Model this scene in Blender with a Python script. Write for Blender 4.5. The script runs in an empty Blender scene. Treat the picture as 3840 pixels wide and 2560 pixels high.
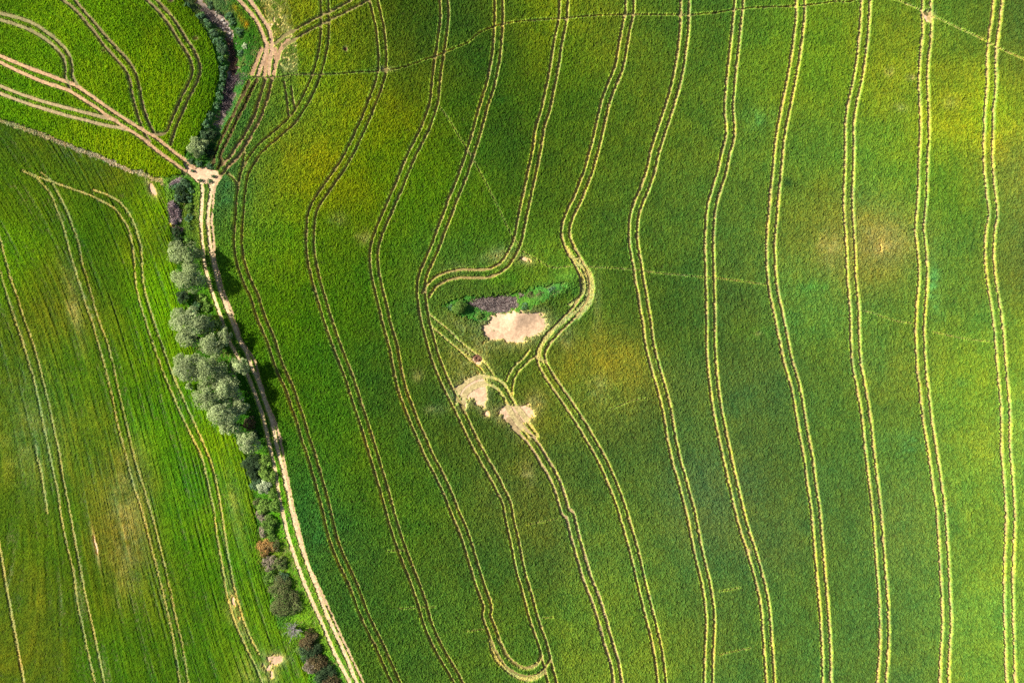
import bpy, math, random
import numpy as np
from mathutils import Vector

# ------------------------------------------------------------------ camera, sky, sun, exposure
S = 0.058                      # metres on the ground per photo pixel (the photo is 3840 x 2560)
CAM_H = 160.0
sc = bpy.context.scene
C = sc.collection
cam_d = bpy.data.cameras.new("camera")
cam_d.sensor_width = 36.0
cam_d.lens = 36.0 * CAM_H / (3840 * S)
cam_d.clip_end = 6000
cam = bpy.data.objects.new("camera", cam_d)
cam.location = (0, 0, CAM_H)
C.objects.link(cam)
sc.camera = cam

SUN_EL, SUN_TURN = 36.5, 13.0          # light travels to the right and a little down the picture
w = bpy.data.worlds.new("World")
sc.world = w
w.use_nodes = True
nt = w.node_tree
bg = nt.nodes["Background"]
sky = nt.nodes.new("ShaderNodeTexSky")
sky.sky_type = 'NISHITA'
sky.sun_disc = False
sky.sun_elevation = math.radians(SUN_EL)
sky.sun_rotation = math.radians(270 + SUN_TURN)
nt.links.new(sky.outputs[0], bg.inputs[0])
bg.inputs[1].default_value = 0.05

sun_d = bpy.data.lights.new("sun", 'SUN')
sun_d.energy = 4.6
sun_d.angle = math.radians(0.5)
sun_d.color = (1.0, 0.95, 0.86)
sun = bpy.data.objects.new("sun", sun_d)
e, a = math.radians(SUN_EL), math.radians(SUN_TURN)
sun.rotation_euler = Vector((math.cos(a) * math.cos(e), -math.sin(a) * math.cos(e), -math.sin(e))).to_track_quat('-Z', 'Y').to_euler()
sun.location = (-100, 40, 120)
C.objects.link(sun)
vs = sc.view_settings
vs.view_transform = 'Standard'
vs.look = 'None'
vs.gamma = 1
vs.exposure = 1.25
sc.cycles.use_denoising = False
sc.cycles.max_bounces = 4
sc.cycles.diffuse_bounces = 2

rng = np.random.default_rng(7)
random.seed(7)

# ------------------------------------------------------------------ helpers
def lin(c):
    c = np.asarray(c, float) / 255.0
    return np.where(c <= 0.04045, c / 12.92, ((c + 0.055) / 1.055) ** 2.4)

def T(c, r, pts, k=2352):
    f = 960.0 / k
    return [(960 * c + x * f, 640 * r + y * f) for x, y in pts]

def Z(x0, y0, k, pts):
    return [(x0 + x / k, y0 + y / k) for x, y in pts]

FULL = 3840 / 2352.0
def F(pts):
    return [(x * FULL, y * FULL) for x, y in pts]

def flat(pts):
    p = np.asarray(pts, float)
    return np.stack([(p[:, 0] - 1920) * S, (1280 - p[:, 1]) * S], 1)

def spline(p, step):
    """Catmull-Rom through p, resampled at about step."""
    p = np.asarray(p, float)
    q = np.vstack([2 * p[0] - p[1], p, 2 * p[-1] - p[-2]])
    out = []
    for i in range(1, len(q) - 2):
        n = max(2, int(np.hypot(*(q[i + 1] - q[i])) / step))
        t = np.linspace(0, 1, n, endpoint=False)[:, None]
        a0, a1, a2, a3 = q[i - 1], q[i], q[i + 1], q[i + 2]
        out.append(0.5 * (2 * a1 + (a2 - a0) * t + (2 * a0 - 5 * a1 + 4 * a2 - a3) * t ** 2 + (3 * a1 - a0 - 3 * a2 + a3) * t ** 3))
    out.append(p[-1:])
    return np.vstack(out)

def extend(pts, by=270):
    """carry a line on past the edge of the picture when it leaves there"""
    p = [tuple(q) for q in pts]
    def out(q):
        return q[0] < 30 or q[0] > 3810 or q[1] < 12 or q[1] > 2545
    if out(p[0]):
        d = np.array(p[0]) - np.array(p[1]); d = d / np.hypot(*d)
        p.insert(0, tuple(np.array(p[0]) + d * by))
    if out(p[-1]):
        d = np.array(p[-1]) - np.array(p[-2]); d = d / np.hypot(*d)
        p.append(tuple(np.array(p[-1]) + d * by))
    return p

def seg_dist(X, Y, line):
    """distance from points to a polyline (few segments)"""
    d = np.full(X.shape, 1e9)
    for (x0, y0), (x1, y1) in zip(line[:-1], line[1:]):
        vx, vy = x1 - x0, y1 - y0
        t = np.clip(((X - x0) * vx + (Y - y0) * vy) / (vx * vx + vy * vy + 1e-9), 0, 1)
        d = np.minimum(d, np.hypot(X - x0 - t * vx, Y - y0 - t * vy))
    return d

def sstep(a_, b_, x):
    t = np.clip((x - a_) / (b_ - a_), 0, 1)
    return t * t * (3 - 2 * t)

# ------------------------------------------------------------------ lie of the land
GULLY = flat([(700, -260), (742, 0), (764, 32), (810, 71), (860, 114), (874, 157), (881, 214), (871, 286), (860, 334), (853, 387), (828, 434), (814, 480), (803, 523), (778, 566)])
DITCH = flat([(690, 700), (672, 800), (672, 880), (730, 1000), (770, 1200), (860, 1400), (925, 1600), (955, 1750), (978, 1900), (1000, 2050), (1045, 2200), (1110, 2350), (1180, 2450), (1240, 2560), (1350, 2800)])
RIDGE = flat([(1935, 1185), (2010, 1135), (2080, 1085), (2150, 1050)])
TX = np.arange(-150, 150.01, 0.5)
TY = np.arange(-110, 110.01, 0.5)
_gx, _gy = np.meshgrid(TX, TY)

def hills(x, y):
    z = 2.2 * np.exp(-(((x + 88) / 26) ** 2 + ((y - 60) / 22) ** 2))
    z += 1.6 * np.exp(-(((x - 70) / 40) ** 2 + ((y - 20) / 45) ** 2))
    z -= 1.2 * np.exp(-(((x - 2) / 18) ** 2 + ((y - 4) / 16) ** 2))
    z += 1.0 * np.sin(x / 31 + 0.7) * np.cos(y / 27 - 0.4)
    z += 1.1 * np.exp(-(((x + 80) / 16) ** 2 + ((y + 30) / 60) ** 2))
    return z

_tz = hills(_gx, _gy)
_tz -= 1.3 * np.exp(-(seg_dist(_gx, _gy, GULLY) / 2.2) ** 2)
_tz -= 0.7 * np.exp(-(seg_dist(_gx, _gy, DITCH) / 2.4) ** 2)
_tz += 1.3 * np.exp(-(seg_dist(_gx, _gy, RIDGE) / 2.3) ** 2)

def land(x, y):
    """ground height, read from the half-metre lattice"""
    x = np.asarray(x, float); y = np.asarray(y, float)
    u = np.clip((x - TX[0]) / 0.5, 0, len(TX) - 1.001)
    v = np.clip((y - TY[0]) / 0.5, 0, len(TY) - 1.001)
    i = u.astype(int); j = v.astype(int)
    fu, fv = u - i, v - j
    z = (_tz[j, i] * (1 - fu) + _tz[j, i + 1] * fu) * (1 - fv) + (_tz[j + 1, i] * (1 - fu) + _tz[j + 1, i + 1] * fu) * fv
    far = (np.abs(x) > 150) | (np.abs(y) > 110)
    return np.where(far, hills(x, y), z)

def P2W(pts, up=0.0):
    """photo pixels -> points on the ground (or up metres above it)"""
    base = flat(pts)
    p = base.copy()
    for _ in range(4):
        z = land(p[:, 0], p[:, 1]) + up
        p = base * ((CAM_H - z) / CAM_H)[:, None]
    return p

# ------------------------------------------------------------------ materials
def mat_attr(name, rough=0.85, trans=0.0, noise_scale=0.0, noise_amt=0.0, spec=0.2, flat_col=None):
    m = bpy.data.materials.new(name)
    m.use_nodes = True
    t = m.node_tree
    b = t.nodes["Principled BSDF"]
    b.inputs["Roughness"].default_value = rough
    b.inputs["Specular IOR Level"].default_value = spec
    if flat_col is None:
        src = t.nodes.new("ShaderNodeAttribute")
        src.attribute_name = "tint"
        out = src.outputs["Color"]
    else:
        src = t.nodes.new("ShaderNodeRGB")
        src.outputs[0].default_value = (*flat_col, 1)
        out = src.outputs[0]
    if noise_amt > 0:
        tc = t.nodes.new("ShaderNodeTexCoord")
        n = t.nodes.new("ShaderNodeTexNoise")
        n.inputs["Scale"].default_value = noise_scale
        n.inputs["Detail"].default_value = 5
        t.links.new(tc.outputs["Object"], n.inputs["Vector"])
        mr = t.nodes.new("ShaderNodeMapRange")
        mr.inputs["From Min"].default_value = 0.25
        mr.inputs["From Max"].default_value = 0.75
        mr.inputs["To Min"].default_value = 1 - noise_amt
        mr.inputs["To Max"].default_value = 1 + noise_amt
        t.links.new(n.outputs["Fac"], mr.inputs["Value"])
        mx = t.nodes.new("ShaderNodeVectorMath")
        mx.operation = 'SCALE'
        t.links.new(out, mx.inputs[0])
        t.links.new(mr.outputs[0], mx.inputs["Scale"])
        out = mx.outputs[0]
    t.links.new(out, b.inputs["Base Color"])
    if trans > 0:
        tr = t.nodes.new("ShaderNodeBsdfTranslucent")
        t.links.new(out, tr.inputs["Color"])
        ms = t.nodes.new("ShaderNodeMixShader")
        ms.inputs[0].default_value = trans
        t.links.new(b.outputs[0], ms.inputs[1])
        t.links.new(tr.outputs[0], ms.inputs[2])
        t.links.new(ms.outputs[0], t.nodes["Material Output"].inputs["Surface"])
    return m

M_SOIL = mat_attr("dry_soil", 0.95, noise_scale=2.6, noise_amt=0.28, spec=0.1)
M_FLOOR = mat_attr("rutted_soil", 0.95, noise_scale=3.5, noise_amt=0.3, spec=0.1)
M_CROP = mat_attr("crop_leaves", 0.9, noise_scale=2.2, noise_amt=0.2, spec=0.04)
M_LEAF = mat_attr("shrub_leaves", 0.8, trans=0.3, spec=0.06)
M_BARK = mat_attr("bark", 0.9, noise_scale=6, noise_amt=0.3, spec=0.1)

def mesh_obj(name, co, faces, tint, mat, parent=None, n=4, smooth=False):
    """one mesh object from numpy arrays; faces is (m, n) vertex indices, tint per vertex"""
    me = bpy.data.meshes.new(name)
    nv, nf = len(co), len(faces)
    me.vertices.add(nv)
    me.vertices.foreach_set("co", np.ascontiguousarray(co, np.float32).ravel())
    me.loops.add(nf * n)
    me.loops.foreach_set("vertex_index", np.ascontiguousarray(faces, np.int32).ravel())
    me.polygons.add(nf)
    me.polygons.foreach_set("loop_start", np.arange(nf, dtype=np.int32) * n)
    me.polygons.foreach_set("use_smooth", np.full(nf, smooth, bool))
    me.update(calc_edges=True)
    if tint is not None:
        at = me.attributes.new("tint", 'FLOAT_COLOR', 'POINT')
        c4 = np.ones((nv, 4), np.float32)
        c4[:, :3] = np.clip(tint, 0.001, 0.95)
        at.data.foreach_set("color", c4.ravel())
    me.materials.append(mat)
    o = bpy.data.objects.new(name, me)
    C.objects.link(o)
    if parent is not None:
        o.parent = parent
    return o

def tag(o, label, cat=None, group=None, kind=None):
    o["label"] = label
    if cat: o["category"] = cat
    if group: o["group"] = group
    if kind: o["kind"] = kind
    return o

def empty(name, loc):
    o = bpy.data.objects.new(name, None)
    o.empty_display_size = 0.5
    o.location = loc
    C.objects.link(o)
    return o

# ------------------------------------------------------------------ wheel tracks, traced along their middle (photo pixels)
MAIN = [
 T(1,0,[(632,0),(635,100),(636,200),(632,350),(610,500),(570,650),(515,800),(440,950),(340,1100),(200,1230),(60,1350),(0,1420)])
  + T(0,1,[(2262,0),(2235,100),(2215,250),(2205,400),(2195,520),(2190,640),(2195,740),(2212,830),(2245,940),(2290,1050),(2340,1150)])
  + T(1,1,[(30,1290),(80,1420)]) + T(1,2,[(145,0),(180,120),(235,270),(310,430),(360,580),(410,720),(455,880),(505,1020),(545,1160),(585,1300),(620,1430)])
  + T(1,3,[(375,0),(400,110),(430,200),(475,300),(520,400),(560,510),(600,600),(650,700),(690,790),(738,896)],1344),
 T(1,0,[(1080,0),(1110,130),(1140,260),(1155,400),(1163,540),(1160,650),(1140,740),(1100,860),(1060,960),(1010,1090),(950,1220),(880,1370),(790,1530)])
  + T(1,1,[(700,90),(630,190),(570,280),(525,370),(508,460),(500,580),(500,700),(515,830),(540,940),(560,1030),(590,1130),(620,1230),(655,1350),(690,1450)])
  + T(1,2,[(730,0),(770,110),(815,220),(860,340),(895,450),(930,560),(965,660),(1000,770),(1040,900),(1080,1030),(1115,1150),(1155,1280),(1190,1400)])
  + T(1,3,[(705,0),(735,100),(765,190),(800,280),(835,370),(870,470),(895,560),(930,650),(975,740),(1030,830),(1065,896)],1344),
 T(1,0,[(1727,0),(1733,150),(1718,300),(1692,480),(1668,640),(1650,800),(1638,930),(1600,1060),(1555,1180),(1490,1310),(1430,1430)])
  + T(1,1,[(1370,0),(1320,130),(1270,240),(1220,360),(1170,470),(1130,570),(1095,680),(1085,780),(1090,900),(1110,1010),(1140,1140),(1175,1280),(1200,1400)])
  + T(1,2,[(1250,0),(1275,110),(1295,230),(1320,350),(1350,460),(1395,580),(1440,700),(1490,820),(1540,930),(1590,1050),(1640,1140),(1700,1260),(1760,1390)])
  + T(1,3,[(1045,0),(1085,90),(1115,180),(1145,280),(1180,390),(1215,490)],1344)
  + Z(1780,2260,2.987,[(130,130),(180,270),(225,390),(280,520),(360,650),(450,720),(560,765),(660,755),(740,700),(785,620)]),
 T(1,0,[(2228,0),(2230,150),(2222,330),(2205,520),(2180,660),(2150,800),(2100,950),(2060,1090),(2020,1240),(1970,1400)])
  + T(1,1,[(1915,0),(1870,120),(1810,260),(1760,400),(1700,550),(1650,690),(1590,830),(1545,930),(1520,1030),(1518,1130),(1535,1270),(1560,1400)])
  + T(1,2,[(1605,0),(1640,130),(1690,260),(1740,380),(1800,500),(1860,620),(1910,720),(1960,830),(2020,950),(2090,1080),(2160,1200),(2230,1330),(2300,1480)])
  + T(2,3,[(-15,30),(15,160),(40,290),(80,430),(115,560),(160,690),(185,790),(212,896)],1344),
 T(2,0,[(475,0),(465,180),(420,400),(385,640),(340,850),(305,1020),(255,1180),(225,1380)])
  + T(2,1,[(185,0),(150,170),(110,350),(80,500),(50,640),(10,735)])
  + T(1,1,[(2290,850),(2200,915),(2100,945),(1950,945),(1850,948),(1750,970),(1660,1015),(1600,1075),(1560,1140)]),
 T(2,0,[(1080,0),(1075,130),(1045,260),(1015,430),(985,600),(950,700),(900,820),(860,930),(830,1050),(800,1180),(770,1320),(735,1440)])
  + T(2,1,[(700,0),(650,130),(600,260),(540,380),(505,470),(490,560),(505,650),(550,750),(610,850),(655,950),(672,1050),(668,1140),(635,1210),(560,1310),(480,1390),(390,1480),(320,1560)])
  + T(2,2,[(268,90),(268,170),(310,270),(380,380),(450,480),(520,580),(590,690),(650,780),(700,870),(760,970),(820,1080),(880,1210),(930,1330),(980,1460)])
  + T(2,3,[(580,0),(615,120),(645,230),(670,340),(700,460),(725,560),(750,660),(770,770),(785,896)],1344),
 T(2,0,[(1585,0),(1580,250),(1555,480),(1530,640),(1500,780),(1460,920),(1410,1080),(1360,1230),(1310,1390)])
  + T(2,1,[(1270,0),(1220,150),(1160,290),(1120,420),(1110,530),(1110,640),(1125,750),(1150,880),(1165,1000),(1190,1120),(1210,1260),(1235,1400)])
  + T(2,2,[(1255,0),(1285,140),(1325,280),(1365,420),(1405,570),(1430,700),(1450,830),(1475,960),(1510,1110),(1550,1240),(1590,1400)])
  + T(2,3,[(935,0),(960,130),(985,250),(1010,350),(1028,450),(1038,560),(1035,650),(1030,760),(1027,896)],1344),
 T(2,0,[(2080,0),(2075,90),(2060,220),(2040,420),(2015,640),(1995,850),(1985,1000),(1998,1150),(1993,1280),(1955,1420)])
  + T(2,1,[(1925,0),(1865,200),(1825,350),(1810,520),(1805,700),(1810,900),(1815,1100),(1820,1300),(1820,1440)])
  + T(2,2,[(1820,0),(1828,180),(1845,360),(1865,530),(1895,700),(1930,880),(1965,1040),(2000,1200),(2040,1370)])
  + T(2,3,[(1192,0),(1225,120),(1252,200),(1300,370),(1325,500),(1335,640),(1345,770),(1352,896)],1344),
 T(3,0,[(290,0),(290,150),(270,330),(245,520),(210,720),(175,900),(140,1070),(110,1230),(90,1400)])
  + T(3,1,[(75,0),(55,200),(38,400),(20,600),(16,740),(25,950),(42,1100),(85,1300)])
  + T(3,2,[(80,0),(100,100),(140,240),(165,380),(182,480),(205,600),(220,720)],1344)
  + T(3,3,[(245,0),(258,150),(270,300),(282,430),(295,600),(302,740),(303,896)],1344),
 T(3,0,[(890,0),(882,150),(870,330),(850,500),(825,680),(790,850),(755,1020),(738,1180),(740,1340)])
  + T(3,1,[(735,0),(725,250),(730,430),(742,600),(752,800),(755,950),(770,1120),(785,1280)])
  + T(3,2,[(452,0),(460,120),(485,250),(505,370),(518,480),(530,600),(545,720)],1344)
  + T(3,3,[(565,0),(578,170),(590,330),(600,450),(605,600),(602,740),(590,896)],1344),
 T(3,0,[(1448,0),(1445,150),(1450,300),(1432,480),(1418,620),(1415,800),(1425,1000),(1428,1200),(1420,1400)])
  + T(3,1,[(1412,0),(1405,250),(1388,430),(1382,560),(1400,720),(1412,880),(1410,1050),(1395,1230),(1385,1400)])
  + T(3,2,[(792,0),(800,150),(815,270),(832,420),(855,560),(872,680),(890,800)],1344)
  + T(3,3,[(902,0),(912,150),(922,330),(928,450),(932,580),(925,700),(920,800),(918,896)],1344),
 T(3,0,[(2100,0),(2080,180),(2055,350),(2045,480),(2040,600),(2040,800),(2020,1000),(2015,1200),(2008,1400)])
  + T(3,1,[(2015,0),(2035,200),(2055,400),(2030,560),(2020,750),(2030,930),(2050,1080),(2075,1230),(2100,1400)])
  + T(3,2,[(1210,0),(1218,120),(1230,250),(1240,370),(1240,500),(1245,620),(1255,740)],1344)
  + T(3,3,[(1266,0),(1262,120),(1255,300),(1255,450),(1258,600),(1262,740),(1268,896)],1344),
]
UPPER = {
 'loop_out': T(0,0,[(0,125),(160,165),(300,215),(420,290),(520,370),(600,450),(650,530),(668,620),(668,700),(705,775)]),
 'loop_in': T(0,0,[(0,185),(150,230),(300,290),(430,370),(520,450),(590,540),(605,630),(610,730),(650,820)]),
 'lane_n': T(0,0,[(0,515),(200,600),(400,675),(560,735),(700,790),(850,890),(1000,1000),(1150,1095),(1300,1190),(1450,1280),(1600,1400),(1780,1530)]),
 'lane_s': T(0,0,[(0,575),(200,670),(400,755),(600,820),(700,875),(850,970),(1000,1075),(1130,1160),(1300,1270),(1450,1390),(1600,1500),(1690,1568)]),
 'low_n': T(0,0,[(0,790),(200,870),(400,935),(600,990),(800,1040),(950,1080),(1080,1110)]),
 'low_s': T(0,0,[(0,860),(200,935),(400,1000),(600,1060),(800,1110),(950,1150),(1080,1172),(1180,1195)]),
 'mid_w': T(0,0,[(580,0),(680,80),(780,190),(880,310),(950,410),(1050,520),(1150,640),(1195,740),(1215,850),(1240,960),(1275,1080),(1330,1220),(1380,1300)]),
 'mid_e': T(0,0,[(690,0),(780,110),(870,210),(960,320),(1060,430),(1180,560),(1245,670),(1285,800),(1305,920),(1340,1050),(1380,1150),(1430,1250)]),
 'east_w': T(0,0,[(1350,0),(1460,110),(1560,240),(1640,370),(1720,490),(1765,590),(1770,680),(1740,760),(1680,880),(1630,990),(1580,1110),(1530,1215),(1440,1240)]),
 'east_e': T(0,0,[(1440,0),(1550,120),(1640,240),(1700,340),(1780,460),(1830,570),(1840,670),(1800,790),(1740,900),(1680,1040),(1640,1130),(1600,1230),(1575,1330)]),
}
LEFT = {
 'a': T(0,1,[(210,0),(330,60),(420,150),(480,240),(530,370),(580,500),(620,640),(660,800),(710,960),(760,1120),(810,1280),(860,1420)])
   + T(0,2,[(900,0),(950,170),(1000,370),(1050,580),(1080,740),(1130,930),(1180,1130),(1230,1320)]) + T(0,3,[(750,0),(790,160),(830,310),(870,480),(910,660),(945,896)],1344),
 'b': T(0,1,[(380,20),(480,110),(560,250),(620,380),(680,540),(720,650),(760,850),(810,1010),(860,1200),(910,1360)])
   + T(0,2,[(985,0),(1040,200),(1090,430),(1140,650),(1190,860),(1240,1080),(1300,1260)]) + T(0,3,[(795,0),(840,170),(885,360),(920,530),(960,700),(990,896)],1344),
 'g_low': T(0,1,[(250,20),(500,110),(640,160),(800,215),(920,270),(1040,340),(1120,430),(1180,530),(1210,640),(1225,760),(1240,900),(1250,1030),(1280,1180),(1330,1350)])
   + T(0,2,[(1400,0),(1460,170),(1530,350),(1610,540),(1690,720),(1780,900),(1850,1050),(1890,1200),(1930,1380)]) + T(0,3,[(1125,0),(1140,120),(1165,260),(1190,420),(1230,560),(1280,680),(1340,800),(1380,896)],1344),
 'g_up': T(0,1,[(860,175),(1000,230),(1100,290),(1180,380),(1230,480),(1270,600),(1300,740),(1310,900),(1320,1040),(1360,1200),(1420,1400)])
   + T(0,2,[(1480,0),(1550,200),(1640,420),(1730,620),(1810,800),(1890,980),(1950,1140),(1990,1300)]) + T(0,3,[(1165,0),(1195,200),(1225,370),(1260,500),(1300,620),(1360,740)],1344),
 'd': T(0,1,[(0,600),(50,800),(100,980),(170,1180),(230,1370)]) + T(0,2,[(300,0),(360,200),(410,400),(460,600),(500,800),(550,1020),(580,1230)])
   + T(0,3,[(370,0),(400,170),(430,330),(465,500),(500,650),(540,850),(550,896)],1344),
 'e': T(0,1,[(0,900),(50,1080),(100,1240),(150,1400)]) + T(0,2,[(210,0),(270,200),(320,370),(370,600),(410,800),(450,980),(490,1180),(540,1400)])
   + T(0,3,[(320,0),(350,150),(385,300),(410,480),(440,620),(490,850),(500,896)],1344),
 'h': T(0,3,[(-20,80),(0,170),(30,350),(60,520),(90,680),(130,896)],1344),
 'z': T(0,2,[(330,950),(350,1080),(380,1200),(440,1568)]),
}
ROAD_L = T(0,1,[(1850,110),(1860,200),(1850,400),(1850,560),(1870,740),(1880,860),(1910,980),(1945,1100),(1990,1230),(2050,1400)]) + T(0,2,[(2110,0),(2180,130),(2260,280),(2330,440)]) \
  + T(1,2,[(50,640),(90,800),(120,930),(150,1060),(180,1200),(210,1400)]) + T(1,3,[(140,0),(170,130),(210,250),(250,360),(300,480),(350,590),(400,710),(450,810),(495,896)],1344)
ROAD_R = T(0,1,[(1960,100),(1935,220),(1912,400),(1915,560),(1940,740),(1970,880),(1995,1000),(2030,1120),(2080,1250),(2140,1400)]) + T(0,2,[(2205,0),(2260,90),(2320,250)]) \
  + T(1,2,[(0,310),(50,450),(100,600),(150,750),(180,900),(205,1010),(240,1150),(280,1340)]) + T(1,3,[(190,0),(222,130),(265,260),(320,400),(370,530),(420,640),(470,750),(530,896)],1344)
FIELD_W = [(835,666),(812,703),(806,762),(800,824),(806,885),(812,966),(829,1032),(849,1101),(869,1154),(890,1211),(914,1280),(960,1349),(984,1435),(1009,1509),(1033,1566),(1052,1627),(1066,1688),(1078,1762),(1095,1843),(1112,1920),(1135,2013),(1160,2106),(1196,2184),(1231,2263),(1267,2341),(1310,2434),(1346,2506),(1371,2560)]
RILL_A = T(1,0,[(-20,706),(150,715),(350,690),(530,690),(750,685),(900,672),(1130,660),(1210,652),(1380,615),(1550,555),(1660,520),(1730,490),(1850,440),(1960,390),(2050,310),(2180,255),(2250,235)]) \
  + T(2,0,[(0,215),(240,190),(430,180),(600,165),(700,155),(950,145),(1100,140),(1500,145),(1700,140),(1900,120),(2040,95),(2200,82)]) + T(3,0,[(0,72),(220,65),(450,45),(620,20),(720,28),(800,5),(900,-10)])
RILL_B = T(3,0,[(1000,-12),(1150,5),(1250,40),(1400,105),(1490,150),(1650,225),(1800,295),(1900,340),(2000,390),(2100,445),(2200,490),(2352,560)])

# each track: name, label, list of (line, width m), how much crop still stands in it, floor colour, soft edge
TRACKS = []
def track(name, label, lines, width=0.5, left=0.0, col=(92, 76, 48), soft=0.17, straw=0.0, floor=True):
    TRACKS.append(dict(name=name, label=label, lines=[(l, width) for l in lines], left=left, col=lin(col), soft=soft, straw=straw, floor=floor and left < 0.2))

def pair(mid, g=None):
    p = spline(extend(mid), 12)
    t = np.gradient(p, axis=0)
    t /= np.hypot(t[:, 0], t[:, 1])[:, None]
    nrm = np.stack([-t[:, 1], t[:, 0]], 1)
    gg = (28.0 + 5.0 * np.clip(p[:, 0] / 3840, 0, 1))[:, None] if g is None else g
    return [p + nrm * gg / 2, p - nrm * gg / 2]

names = ['leftmost pair of pale wheel tracks in the big field, swinging left around the junction',
 'pale pair of wheel tracks second from the farm road at the bottom edge',
 'pair of wheel tracks ending in the hairpin turn at the bottom of the big field',
 'pair of wheel tracks running past the left end of the bare soil island',
 'pair of wheel tracks bending left above the island to join its neighbour',
 'pair of wheel tracks bulging round the right end of the overgrown island',
 'pair of wheel tracks just right of the island bulge, unbroken from top to bottom',
 'pair of wheel tracks second to the right of the island, with a kink near the top',
 'pair of wheel tracks between the kinked pair and the tan crop patches',
 'pair of cream wheel tracks crossing between the two tan thin crop patches',
 'pair of wheel tracks beside the blue green crop patch at right',
 'rightmost pair of cream wheel tracks, through the yellow crop patch']
for m, l in zip(MAIN, names):
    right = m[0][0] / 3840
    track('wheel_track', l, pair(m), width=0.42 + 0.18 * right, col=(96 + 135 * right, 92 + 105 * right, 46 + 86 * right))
SW = (150, 158, 84)      # flattened green straw
ext = lambda k, d: extend(d[k])
track('wheel_track', 'looping pair of straw coloured tracks in the upper left field corner', [ext('loop_out', UPPER), ext('loop_in', UPPER)], 0.7, col=(150, 140, 95))
track('wheel_track', 'straight pair of bare earth tracks leading down to the soil junction', [ext('lane_n', UPPER), ext('lane_s', UPPER)], 0.72, col=(205, 165, 125))
track('wheel_track', 'pair of pale tracks joining the straight earth tracks from the left edge', [ext('low_n', UPPER), ext('low_s', UPPER)], 0.66, col=(182, 160, 118))
track('wheel_track', 'S-shaped pair of tracks through the middle of the upper left field', [ext('mid_w', UPPER), ext('mid_e', UPPER)], 0.6, col=(140, 125, 85))
track('wheel_track', 'boomerang shaped pair of tracks beside the dry gully', [ext('east_w', UPPER), ext('east_e', UPPER)], 0.62, col=(140, 125, 85))
track('wheel_track', 'faint pair of tracks down the middle of the mown left field', [ext('a', LEFT), ext('b', LEFT)], 0.36, 0.4, soft=0.22, straw=0.05)
track('wheel_track', 'curved pair of tracks in the left field nearest the trees', [ext('g_low', LEFT), ext('g_up', LEFT)], 0.36, 0.3, soft=0.2)
track('wheel_track', 'faint pair of tracks near the left edge of the left field', [ext('d', LEFT), ext('e', LEFT)], 0.36, 0.35, soft=0.22)
track('wheel_track', 'single dark furrow in the bottom left corner', [ext('h', LEFT)], 0.4, 0.3, soft=0.3)
track('wheel_track', 'short dark furrow beside the left field tracks', [ext('z', LEFT)], 0.3, 0.35, soft=0.3)
# tracks across the headland at the top left of the big field
HEAD = [Z(660,280,2.8,[(860,40),(790,110),(720,230),(660,330),(590,480),(520,620),(460,740),(405,896)]),
        Z(660,280,2.8,[(880,60),(800,200),(720,340),(650,480),(590,600),(540,720),(480,830),(440,896)])]
track('wheel_track', 'deep dark pair of tracks hugging the bank of the dry gully', [Z(660,280,2.8,[(770,80),(715,200),(650,330),(590,460),(520,600),(460,730),(405,860)])[0:] + Z(680,520,4.48,[(560,330),(545,420)]),
      Z(660,280,2.8,[(850,60),(790,180),(720,330),(640,480),(580,620),(520,740),(470,850)]) + Z(680,520,4.48,[(680,400),(630,500)])], 0.75, col=(90, 75, 45))
track('wheel_track', 'deep pair of tracks from the trampled earth down to the soil junction', [Z(660,280,2.8,[(940,50),(910,160),(870,290),(830,420),(760,560),(690,690),(600,800)]) + Z(680,520,4.48,[(900,210),(800,330),(700,440)]),
      Z(660,280,2.8,[(1010,40),(980,190),(930,350),(870,500),(790,640),(720,760)]) + Z(680,520,4.48,[(990,270),(880,380),(760,500),(690,600)])], 0.7, col=(165, 135, 95))
track('wheel_track', 'short pair of pale scrapes between the headland tracks', [Z(660,280,2.8,[(1140,80),(1160,220),(1175,330),(1185,430)]), Z(660,280,2.8,[(1215,130),(1235,280),(1255,390)])], 0.45, col=(165, 145, 100))
track('wheel_track', 'pair of tracks slanting across the headland towards the upper right', [T(1,0,[(180,400),(280,320),(380,270),(500,200),(620,140),(740,85),(860,15),(900,-15)]), T(1,0,[(250,430),(390,345),(500,280),(660,200),(800,130),(920,70),(1040,0),(1080,-15)])], 0.6, col=(150, 135, 85))
track('wheel_track', 'pair of tracks crossing from the headland into the leftmost field pair', [Z(680,520,4.48,[(1180,0),(1080,130),(1000,260),(880,400),(760,500)]), Z(680,520,4.48,[(1060,140),(1060,280),(1040,420),(1010,560),(985,640)])], 0.5, col=(150, 140, 85))
track('wheel_track', 'small curved track turning at the tip of the big field', [Z(620,640,4.48,[(1050,40),(1150,130),(1210,240),(1215,360),(1190,520),(1190,640)])], 0.45, col=(165, 155, 95))
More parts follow.
